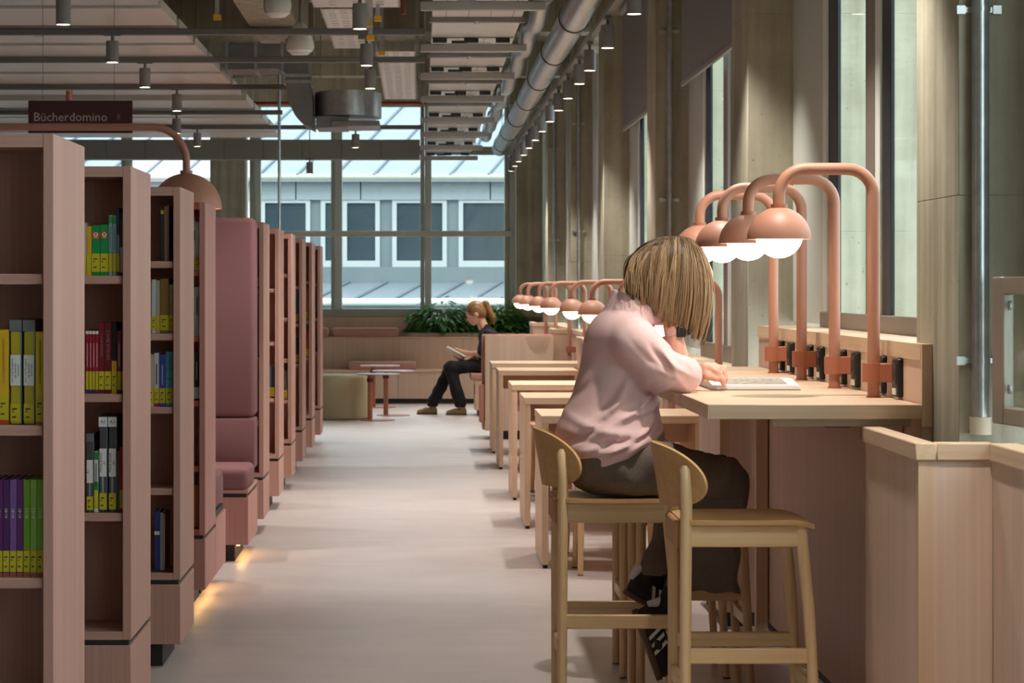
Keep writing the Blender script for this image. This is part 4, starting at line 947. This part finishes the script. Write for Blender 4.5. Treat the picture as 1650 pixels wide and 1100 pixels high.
# skin body: head, neck, arms, hands, ankles in one continuous mesh
hc = np.array([.768, OY, 1.425]); pitch = R(-50)
Mh = roty(pitch)
def hl(x, y, z): return hc+Mh@np.array([x, y, z])      # head local: x forward, z up
head = su([ell(hl(-.012, 0, .012), (.092, .072, .098), Mh), ell(hl(.03, 0, -.05), (.062, .056, .065), Mh), cone(hl(.05, 0, -.088), hl(.06, 0, -.085), .024, .022), cone(hl(.085, 0, -.005), hl(.102, 0, -.028), .010, .014), cone(hl(.076, -.03, .018), hl(.076, .03, .018), .016, .016),
           cone(hl(.08, 0, -.062), hl(.085, 0, -.06), .014, .012)], .025)
nk = chain([(.645, OY, 1.25), (.70, OY, 1.345), hl(-.03, 0, -.06)], [.058, .052, .050])
el1 = np.array([.797, 8.285, 1.108]); wr1 = np.array([.768, 8.30, 1.255]); 
arm1 = chain([(.650, 8.21, 1.20), (.715, 8.225, 1.13), el1, wr1], [.045, .042, .036, .024])
pal1 = np.array([.765, 8.325, 1.315])
h1 = [cone(wr1, pal1, .024, .030, (1, 1, 1)), ell(pal1, (.032, .02, .042))]+hand_fingers(pal1+np.array([.0, .005, .035]), (.25, .1, .95), (1, .1, -.2), (.1, -.9, .1), .07, (.35, .6, .5))+chain([pal1+np.array([.02, -.005, -.02]), pal1+np.array([.045, 0, .0]), pal1+np.array([.05, .005, .03])], [.012, .011, .009])
sh2 = np.array([.650, 8.50, 1.20]); el2 = np.array([.80, 8.56, 1.105]); wr2 = np.array([.862, 8.50, 1.112])
arm2 = chain([sh2, el2, wr2], [.045, .036, .025])
pal2 = np.array([.888, 8.485, 1.122])
f2 = hand_fingers(pal2+np.array([.020, -.004, .010]), (.84, -.30, .05), (-.25, -.93, -.12), (.15, -.05, 1), .080, [(.45, .45, .25), (.35, .75, .45), (.30, .95, .55), (.35, 1.0, .6)], spread=.55, r=.0080)
th2 = chain([pal2+np.array([-.018, -.018, -.006]), pal2+np.array([.0, -.045, -.016]), pal2+np.array([.026, -.056, -.024])], [.0125, .011, .0095])
hand2 = su([cone(wr2, pal2, .024, .026), cone(pal2+np.array([0, .02, 0]), pal2+np.array([0, -.02, -.003]), .022, .021), cone(pal2, pal2+np.array([.02, -.012, .004]), .018, .016)]+f2+th2, .010)
legs_skin = chain([(.745, 8.43, .54), (.725, 8.43, .49)], [.034, .032])+chain([(.80, 8.265, .50), (.785, 8.27, .42)], [.034, .032])
core = cone((.60, OY, .90), (.64, OY, 1.20), .10, .09); lega = chain([(.57, 8.28, .84), (.89, 8.25, .785), (.80, 8.265, .50)], [.06, .045, .036]); legb = chain([(.57, 8.44, .84), (.90, 8.46, .785), (.745, 8.43, .54)], [.06, .045, .034])
body_f = su([head]+nk+arm1+h1[:1]+[core]+chain([(.64, 8.23, 1.21), (.64, 8.49, 1.21)], [.045, .045])+arm2+lega+legb+legs_skin, .02)
def merged(parts):
    V, Q, n = [], [], 0
    for v, q in parts: V.append(v); Q.append(q+n); n += len(v)
    return np.concatenate(V), np.concatenate(Q)
v, q = merged([sdf_mesh(body_f, (.40, 8.10, .38), (1.02, 8.68, 1.58), .0075), sdf_mesh(su(h1, .008), pal1-.12, pal1+.14, .004), sdf_mesh(hand2, pal2-np.array([.08, .10, .07]), pal2+np.array([.13, .09, .06]), .0028)])
p1 = put('person', to_mesh('person', v, q, W1), SKIN, None, W1)
tag(p1, 'seated woman in pale pink shirt leaning over a book at the counter', 'person')
# finer hand on the book
# shirt
sc = (1, .80, 1)
def shirt_f(P):
    tor = su([cone((.583, OY, .935), (.612, OY, 1.18), .150, .112, sc), cone((.640, 8.225, 1.225), (.640, 8.495, 1.225), .066, .066), ell((.61, OY, 1.225), (.095, .165, .095)), cone((.60, OY, .90), (.59, OY, .86), .150, .150, sc)], .04)(P)
    slv1 = su([cone((.645, 8.200, 1.215), (.712, 8.225, 1.140), .072, .070), cone((.712, 8.225, 1.140), tuple(el1+np.array([0, -.004, .008])), .070, .053), cone(tuple(el1+np.array([.0, 0, .008])), tuple(el1+np.array([-.006, .002, .022])), .052, .048)], .025)(P)
    slv2 = su([cone((.645, 8.51, 1.215), (.72, 8.545, 1.135), .072, .066), cone((.72, 8.545, 1.135), tuple(el2+np.array([0, 0, .012])), .068, .056), cone(tuple(el2+np.array([0, 0, .008])), tuple(el2*.45+wr2*.55), .052, .045)], .03)(P)
    k = .014; d = tor
    for e in (slv1, slv2):
        h = np.clip(.5+.5*(e-d)/k, 0, 1); d = e*(1-h)+d*h-k*h*(1-h)
    cuff = cone(tuple(el1+np.array([-.006, .002, .016])), tuple(el1+np.array([-.009, .003, .030])), .0535, .0505)(P); d = np.minimum(d, cuff)
    col = np.maximum(np.abs(cone((.650, OY, 1.275), (.672, OY, 1.345), .092, .080, (1, .95, 1))(P))-.007, (P[:, 2]-(1.372-.42*(P[:, 0]-.60)))*.9)
    col = np.maximum(col, 1.27-P[:, 2]); d = np.minimum(d, col)
    x, y, z = P[:, 0], P[:, 1], P[:, 2]
    low = np.clip((1.22-z)/.2, 0, 1)*np.clip((z-.80)/.08, 0, 1)
    def crease(cx, cz, ang, ln, wd, amp):
        ca_, sa_ = math.cos(ang), math.sin(ang); u = (x-cx)*ca_+(z-cz)*sa_; w2 = -(x-cx)*sa_+(z-cz)*ca_
        w2 = w2-.10*u*u/ln+.012*np.sin(8*y); return amp*np.exp(-(w2/wd)**2)*np.exp(-(u/ln)**2)
    w_ = np.zeros_like(x); rn = random.Random(5)
    for k in range(16):   # drag lines running from the armpit down across the back and side
        an = R(rn.uniform(15, 62)); w_ += crease(.60+rn.uniform(-.13, .10), 1.03+rn.uniform(-.15, .10), an, rn.uniform(.05, .12), rn.uniform(.007, .014), rn.choice((-1, 1, 1))*rn.uniform(.008, .015))*low
    for k in range(9):    # crumples at the elbow and along the sleeve
        an = R(rn.uniform(-75, -20)); w_ += crease(.76+rn.uniform(-.06, .05), 1.14+rn.uniform(-.03, .05), an, rn.uniform(.03, .06), rn.uniform(.006, .010), rn.choice((-1, 1))*rn.uniform(.006, .010))
    w_ += crease(.585, .90, R(8), .14, .016, .012)+crease(.56, .955, R(-12), .11, .014, .010)-crease(.60, .925, R(5), .13, .010, .008)+crease(.66, 1.0, R(80), .10, .010, .006)
    w_ += crease(.69, 1.17, R(-40), .07, .008, -.006)
    bag = .018*np.exp(-((z-.93)**2)/.006)*np.clip((.60-x)/.15, -.2, 1)
    d = d-w_-bag
    hem = .842+.012*np.sin(22*x)+.02*np.clip((x-.60)/.1, -1, 1)
    d = np.maximum(d, hem-z)
    d = np.maximum(d, np.where(x > .784, 1.058-z, -1.))   # sleeves lie on the counter
    # neck opening and cuff opening
    neck = cone((.665, OY, 1.30), (.72, OY, 1.42), .076, .070, (1, .95, 1))(P); d = np.maximum(d, -neck)
    fa = cone(tuple(el1+np.array([-.012, .004, .045])), tuple(wr1), .042, .04)(P); d = np.maximum(d, -fa)
    return d
v, q = sdf_mesh(shirt_f, (.38, 8.10, .82), (.90, 8.66, 1.40), .006)
SHIRT = mat('pink_cotton', 'e2bebd', .85, noise=.03, nscale=60, bump=.06)
put('shirt', to_mesh('shirt', v, q, W1), SHIRT, p1)
# trousers
def trouser_f(P):
    x, y, z = P[:, 0], P[:, 1], P[:, 2]
    hips = su([ell((.565, OY, .86), (.150, .178, .105)), cone((.565, 8.27, .835), (.70, 8.25, .83), .098, .092), cone((.565, 8.45, .835), (.70, 8.46, .83), .098, .092)], .04)(P)
    n1 = su([cone((.62, 8.265, .832), (.915, 8.24, .792), .092, .075), cone((.915, 8.24, .785), (.86, 8.25, .62), .076, .098), cone((.86, 8.25, .62), (.852, 8.255, .40), .098, .118)], .02)(P)
    n1 = np.maximum(n1, (.462+.16*(.90-x)*-1*-.35)-z)
    n1 = np.maximum(n1, np.where(z < .75, 8.197-y, y*0-1)); n1 = np.maximum(n1, y-8.335)
    n2 = su([cone((.62, 8.455, .832), (.91, 8.46, .79), .09, .074), cone((.91, 8.46, .785), (.80, 8.445, .62), .075, .075), cone((.80, 8.445, .62), (.745, 8.43, .44), .075, .085)], .02)(P)
    n2 = np.maximum(n2, np.where(z < .75, y-8.494, -1.))
    n2 = np.maximum(n2, (.505-.28*(.75-x))-z)
    d = np.minimum(n1, n2); k = .03; h = np.clip(.5+.5*(hips-d)/k, 0, 1); d = hips*(1-h)+d*h-k*h*(1-h)
    d -= .004*np.sin(40*(x*.5+z)+3*np.sin(14*y+9*x))+.003*np.sin(75*(x-z*.3)+2*np.sin(18*z))
    d = np.maximum(d, np.where(z > .66, .754-z-20*np.clip(x-.782, 0, 1), -1))
    return d
v, q = sdf_mesh(trouser_f, (.38, 8.08, .40), (1.04, 8.62, 1.0), .0075)
put('trousers', to_mesh('trousers', v, q, W1), mat('taupe_wool', '6a5e54', .9, noise=.10, nscale=150, bump=.1), p1)
# shoes: foot frame (heel, toe), built in the local frame then rotated
def shoe(parent, ankle, heel, toe, sideY, stripe):
    heel, toe = np.array(heel, float), np.array(toe, float); L = np.linalg.norm(toe-heel); fx_ = (toe-heel)/L; sy = np.array([0, 1., 0]); uz = np.cross(fx_, sy); uz /= np.linalg.norm(uz)
    if uz[2] < 0: uz = -uz
    T = np.array([fx_, sy, uz]).T
    def Lf(f): return lambda P: f((P-heel)@T)
    up = su([cone((.038, 0, .034), (.12, 0, .034), .039, .039), cone((.12, 0, .034), (.192, 0, .026), .039, .028), cone((.038, 0, .05), (.05, 0, .09), .036, .036)], .012)
    upf = lambda P: np.maximum(np.maximum(up(P), .014-P[:, 2]), P[:, 2]-.098)
    sol = lambda P: np.maximum(su([cone((.036, 0, 0), (.12, 0, 0), .040, .039), cone((.12, 0, 0), (.19, 0, 0), .041, .034)], .02)(P*np.array([1, 1, 0.])), np.abs(P[:, 2]-.008)-.010)
    lo = np.minimum(heel, toe)-.13; hi = np.maximum(heel, toe)+.13
    v, q = sdf_mesh(Lf(upf), lo, hi, .005); s_ = put('shoe', to_mesh('shoe', v, q, W1 if parent is p1 else W2), mat('black_suede' if stripe else 'tan_suede', '2a2624' if stripe else '8c7350', .8), parent)
    v, q = sdf_mesh(Lf(sol), lo, hi, .005); put('sole', to_mesh('sole', v, q, W1 if parent is p1 else W2), mat('gum_sole' if stripe else 'dark_sole', '5c4638' if stripe else '55442f', .7), s_)
    if stripe:
        org = np.array(W1); mat('white_leather', 'd8d6d2', .5)
        for k in range(3):
            x = .085+.024*k
            for s in (-1, 1):
                pts = []; mb = MB()
                for (xx, zz) in ((x, .018), (x+.011, .018), (x-.012, .066), (x-.023, .066)):
                    yy = s*(.0415 if zz < .05 else .0375); pts.append(xx*fx_+yy*sy+zz*uz+heel-org)
                f = [mb.bm.verts.new(p) for p in pts]; g = [mb.bm.verts.new(p-s*sy*.012) for p in pts]
                mb.bm.faces.new(f); mb.bm.faces.new(g[::-1])
                for i in range(4): mb.bm.faces.new((f[i], f[(i+1) % 4], g[(i+1) % 4], g[i]))
                obj('stripe', mb, MATS['white_leather'], s_)
        mb = MB(); p0 = .002*fx_+.05*uz+heel-org; mb.tube([p0+uz*.0+fx_*.0, p0+uz*.05+fx_*.002], [.016, .018], n=10); obj('heel_tab', mb, MATS['white_leather'], s_)
    return s_
SOCK = mat('black_sock', '141418', .9)
for nm_, a_, b_, c_ in (('sock', (.80, 8.445, .63), (.76, 8.43, .56), (.72, 8.43, .475)), ('sock', (.82, 8.262, .58), (.79, 8.27, .50), (.748, 8.27, .39))):
    v, q = sdf_mesh(su(chain([a_, b_, c_], [.046, .042, .038]), .01), np.array(c_)-np.array([.08, .08, .08]), np.array(a_)+np.array([.08, .08, .08]), .006)
    put(nm_, to_mesh(nm_, v, q, W1), SOCK, p1)
shoe(p1, None, (.628, 8.43, .4375), (.831, 8.43, .322), 1, True)
shoe(p1, None, (.643, 8.27, .40), (.715, 8.27, .20), 1, True)
# hair: base volume plus strands falling straight down from the crown
HB1 = su([ell((.762, OY, 1.438), (.108, .084, .092)), cone((.70, OY, 1.42), (.685, OY, 1.385), .055, .045), cone((.80, OY-.055, 1.42), (.825, OY-.062, 1.28), .030, .018), cone((.74, OY-.06, 1.42), (.75, OY-.066, 1.30), .028, .014), cone((.80, OY+.055, 1.42), (.82, OY+.062, 1.30), .030, .018)], .03)
def hairbase(P): return np.maximum(HB1(P), -ell(hl(.085, 0, -.045), (.065, .06, .085), Mh)(P))
v, q = sdf_mesh(hairbase, (.58, 8.22, 1.26), (.95, 8.50, 1.58), .006)
HAIR = bpy.data.materials.new('blonde_brown_hair'); HAIR.use_nodes = True; hnt = HAIR.node_tree
at_ = hnt.nodes.new('ShaderNodeAttribute'); at_.attribute_name = 'tone'; hb = hnt.nodes['Principled BSDF']; hr = hnt.nodes.new('ShaderNodeValToRGB')
hr.color_ramp.elements[0].color = lin('4a382a'); hr.color_ramp.elements[1].color = lin('c4a47c'); e_ = hr.color_ramp.elements.new(.5); e_.color = lin('86694a')
hnt.links.new(at_.outputs['Fac'], hr.inputs[0]); hnt.links.new(hr.outputs[0], hb.inputs['Base Color']); hb.inputs['Roughness'].default_value = .42
hob = put('hair', to_mesh('hair', v, q, W1), mat('hair_base', '745a3e', .6), p1)
def strands(name, parent, org, paths, mtl, rad):
    V, Fq, T_ = [], [], []
    for pts, tone, r in paths:
        n = len(pts); b = len(V)
        for i, p in enumerate(pts):
            d = np.array(pts[min(n-1, i+1)])-np.array(pts[max(0, i-1)]); d /= np.linalg.norm(d)+1e-9
            a = np.cross(d, [.3, .8, .52]); a /= np.linalg.norm(a)+1e-9; c = np.cross(d, a); rr = r*(1 if i < n-2 else (.75 if i == n-2 else .2))
            for k in range(3):
                th = 2*math.pi*k/3; V.append(np.array(p)-org+(a*math.cos(th)+c*math.sin(th))*rr); T_.append(min(1, max(0, tone+.34*(i/(n-1)-.45))))
        for i in range(n-1):
            for k in range(3): Fq.append((b+i*3+k, b+i*3+(k+1) % 3, b+(i+1)*3+(k+1) % 3, b+(i+1)*3+k))
    me = bpy.data.meshes.new(name); me.from_pydata([tuple(x) for x in V], [], Fq); me.update()
    at = me.attributes.new('tone', 'FLOAT', 'POINT'); at.data.foreach_set('value', T_)
    me.polygons.foreach_set('use_smooth', [True]*len(me.polygons)); o = put(name, me, mtl, parent); o['kind'] = 'stuff'; return o
rnd = random.Random(11); paths = []
def bez(P0, P1, P2, P3, t): return P0*(1-t)**3+3*P1*t*(1-t)**2+3*P2*t*t*(1-t)+P3*t**3
clumps = [(rnd.random(), rnd.choice((-1, -1, 1)), rnd.gauss(.42, .26), rnd.uniform(-.014, .016), rnd.uniform(.90, 1.08), rnd.uniform(-.012, .012)) for _ in range(190)]
for k in range(3400):
    u, side, tone, dz_, lay, wv = rnd.choice(clumps); u = min(1, max(0, u+rnd.gauss(0, .012))); lay *= rnd.uniform(.97, 1.03)
    far = side > 0
    st_ = np.array([.735+.075*u+rnd.gauss(0, .006), OY-.006+side*.014, 1.530+.006*math.sin(math.pi*u)])
    c1_ = np.array([.628+.280*u, OY+side*.118*lay*(.35+.65*math.sin(math.pi*min(.9, u+.08))), 1.468+.060*math.sin(math.pi*u)+.02*u])
    en = np.array([.634+.222*u**.92+wv*.8, OY+side*(.092-.012*u)*lay, 1.372-.152*u**.8+dz_*1.5+(.015 if far else 0)])
    c2_ = np.array([en[0]+.034*u-.010*(1-u), OY+side*.118*lay, en[2]+.085])
    pts = [bez(st_, c1_, c2_, en, t/11)+np.array([wv*math.sin(t*.55), 0, 0])*.5 for t in range(12)]
    paths.append((pts, tone+rnd.gauss(0, .10), rnd.uniform(.0010, .0019)))
for k in range(160):  # loose flyaway strands
    u = rnd.random(); j = rnd.gauss(0, .012); st_ = np.array([.74+.07*u, OY-.01, 1.536]); c1_ = np.array([.622+.28*u, OY-.11+j, 1.48+.06*math.sin(math.pi*u)]); en = np.array([.625+.24*u+j, OY-.10+j, 1.36-.14*u+rnd.gauss(0, .015)]); c2_ = np.array([en[0]+.03*u+j, OY-.125, en[2]+.09])
    paths.append(([bez(st_, c1_, c2_, en, t/11) for t in range(12)], rnd.uniform(.5, 1), .0006))
for k in range(700):  # back of the head and crown
    y_ = rnd.uniform(-.09, .09); q_ = math.sqrt(max(.1, 1-(y_/.1)**2)); st_ = np.array([.75, OY+y_*.25, 1.533]); c1_ = np.array([.66-.03*q_, OY+y_, 1.52]); c2_ = np.array([.628+.02*(1-q_), OY+y_*1.05, 1.43]); en = np.array([.634+.03*(1-q_), OY+y_, 1.365+rnd.uniform(-.02, .02)])
    paths.append(([bez(st_, c1_, c2_, en, t/9) for t in range(10)], rnd.gauss(.36, .16), rnd.uniform(.0012, .002)))
strands('hair_strands', hob, np.array(W1), paths, HAIR, .0015)
# watch
d_ = (wr1-el1)/np.linalg.norm(wr1-el1); wc = wr1-np.array(W1)-d_*.012
wt = obj('watch_strap', MB().tube([wc-d_*.010, wc+d_*.010], .0285, n=20), mat('pink_strap', 'c9a59c', .6), p1)
obj('watch_face', MB().box(wc[0]+.006, wc[0]+.034, wc[1]-.034, wc[1]-.020, wc[2]-.014, wc[2]+.018, bev=.003), BLACK, wt)
# ------------------------------------------------------------------ reader in black by the planter, facing -X
Y2 = 29.62; W2 = (.74, Y2, 0)
h2 = np.array([.595, Y2, 1.095]); M2 = roty(R(180+22)) if False else None
ca, sa = math.cos(R(24)), math.sin(R(24))
def g2(x, y, z):  # x forward (-X world, tipped down), z up
    return h2+np.array([-(x*ca+z*sa), y, -x*sa+z*ca])
Mg = np.stack([g2(1, 0, 0)-h2, np.array([0, 1., 0]), g2(0, 0, 1)-h2], 1)
head2 = su([ell(g2(-.012, 0, .02), (.095, .075, .10), Mg), ell(g2(.03, 0, -.05), (.06, .055, .06), Mg), cone(g2(.055, 0, -.085), g2(.062, 0, -.085), .024, .022), cone(g2(.085, 0, .0), g2(.108, 0, -.026), .009, .012), cone(g2(.078, -.03, .02), g2(.078, .03, .02), .015, .015), cone(g2(.082, 0, -.058), g2(.088, 0, -.056), .012, .010), ell(g2(-.01, -.078, -.01), (.018, .012, .028), Mg)], .018)
nk2 = chain([g2(-.035, 0, -.06), (.675, Y2, .97), (.72, Y2, .90)], [.05, .05, .06])
ew = np.array([.665, Y2-.17, .665]); ww = np.array([.535, Y2-.125, .668]); pw = np.array([.466, Y2-.075, .684])
ew2 = np.array([.665, Y2+.17, .665]); ww2 = np.array([.515, Y2+.10, .585]); pw2 = np.array([.436, Y2+.05, .598])
handn = su(chain([ww, pw], [.023, .022])+hand_fingers(pw+np.array([-.026, 0, .014]), (-.88, .12, .47), (0, 1, 0), (.47, 0, .88), .07, (.05, .12, .12))+chain([pw, pw+np.array([-.024, .04, .010])], [.012, .009]), .01)
handf = su(chain([ww2, pw2], [.023, .022])+hand_fingers(pw2+np.array([-.026, 0, .014]), (-.88, -.1, .47), (0, 1, 0), (-.47, 0, -.88), .07, (.0, .08, .08))+chain([pw2, pw2+np.array([-.028, -.035, .008])], [.012, .009]), .01)
b2f = uni(su([head2]+nk2+chain([(.735, Y2-.17, .87), ew, ww], [.045, .038, .025])+chain([(.735, Y2+.17, .87), ew2, ww2], [.045, .038, .025])+[cone((.76, Y2, .58), (.74, Y2, .85), .10, .09)]+chain([(.74, Y2-.09, .52), (.31, Y2-.1, .50), (.43, Y2-.1, .10)], [.06, .05, .04])+chain([(.74, Y2+.09, .52), (.32, Y2+.08, .49), (.13, Y2+.08, .10)], [.06, .05, .04])+[cone((.73, Y2-.16, .88), (.73, Y2+.16, .88), .05, .05)], .018), handn, handf)
b2c = lambda P: np.maximum(b2f(P), np.where(P[:, 0] > .50, .458-P[:, 2], -1.))
v, q = sdf_mesh(b2c, (.02, Y2-.26, .03), (.92, Y2+.26, 1.24), .010)
p2 = put('person', to_mesh('person', v, q, W2), SKIN, None, W2); tag(p2, 'woman in black with a ponytail sitting on the bench reading a book', 'person')
def top2(P):
    d = su([cone((.755, Y2, .52), (.745, Y2, .82), .125, .115, (1, .8, 1)), cone((.735, Y2-.16, .865), (.735, Y2+.16, .865), .062, .062), cone((.735, Y2-.185, .86), tuple(ew*.95+np.array([.735, Y2-.185, .86])*.05), .062, .052), cone((.735, Y2+.185, .86), tuple(ew2), .062, .052), cone((.715, Y2, .90), (.70, Y2, .935), .065, .058)], .04)(P)
    d -= .005*np.sin(45*(P[:, 0]*.6+P[:, 2])+3*np.sin(10*P[:, 1])); return np.maximum(d, .47-P[:, 2])
v, q = sdf_mesh(top2, (.54, Y2-.30, .44), (.94, Y2+.30, 1.02), .010); put('jumper', to_mesh('jumper', v, q, W2), mat('black_knit', '1b1b1e', .9), p2)
def tr2(P):
    d = su([ell((.735, Y2, .535), (.15, .185, .08)), cone((.74, Y2-.095, .535), (.325, Y2-.1, .515), .085, .068), cone((.325, Y2-.1, .515), (.435, Y2-.1, .12), .068, .066), cone((.74, Y2+.095, .535), (.33, Y2+.08, .50), .085, .066), cone((.33, Y2+.08, .50), (.135, Y2+.08, .12), .068, .064)], .02)(P)
    d -= .004*np.sin(50*(P[:, 0]+P[:, 2]*.7)+3*np.sin(12*P[:, 1])); return np.maximum(np.maximum(d, .085-P[:, 2]), np.where(P[:, 0] > .50, .458-P[:, 2], -1))
v, q = sdf_mesh(tr2, (.02, Y2-.26, .05), (.95, Y2+.26, .68), .010); put('trousers', to_mesh('trousers', v, q, W2), mat('black_denim', '151518', .9), p2)
shoe(p2, None, (.50, Y2-.1, .0), (.27, Y2-.1, .0), 1, False); shoe(p2, None, (.185, Y2+.08, .0), (-.045, Y2+.08, .0), 1, False)
def hb2(P):
    d = su([ell(g2(-.025, 0, .03), (.104, .086, .106), Mg), ell(g2(-.06, 0, -.02), (.06, .07, .07), Mg)], .03)(P)
    d = np.maximum(d, -ell(g2(.09, 0, -.05), (.085, .09, .085), Mg)(P))
    pt = su(chain([g2(-.11, 0, .05), g2(-.15, 0, .055), (.785, Y2, 1.06), (.80, Y2, .98)], [.022, .034, .032, .010]), .02)(P)
    d = np.minimum(d, pt)-.002*np.sin(170*P[:, 1]+60*P[:, 2]); return d
v, q = sdf_mesh(hb2, (.46, Y2-.12, .94), (.86, Y2+.12, 1.26), .007); put('hair', to_mesh('hair', v, q, W2), mat('honey_hair', '8a6238', .5, noise=.2, nscale=50), p2)
for s in (-1,):
    e0 = g2(.083, -.032, .006)-np.array(W2); obj('eye', MB().lathe([(0, -.006), (.008, -.003), (.009, 0), (.008, .003), (0, .006)], tuple(e0), n=10), mat('closed_lid', '6a4538', .5), p2)
nbk = thing('paperback', 'open white paperback held by the reader in black', 'book', (.40, Y2-.02, .655)); 
nbk.rotation_euler = (0, R(28), 0)
def halfb(s): 
    return MB().prism([(0, 0), (s*.115, .018), (s*.115, .030), (s*.02, .022), (0, .012)], 'X', -.13, .09)
for s in (-1, 1): obj('pages', halfb(s), pm, nbk)
obj('cover', MB().prism([(0, -.002), (.118, .016), (.118, .018), (0, 0), (-.118, .018), (-.118, .016)], 'X', -.132, .092), mat('paperback_cover', 'd0c8bc', .6), nbk)
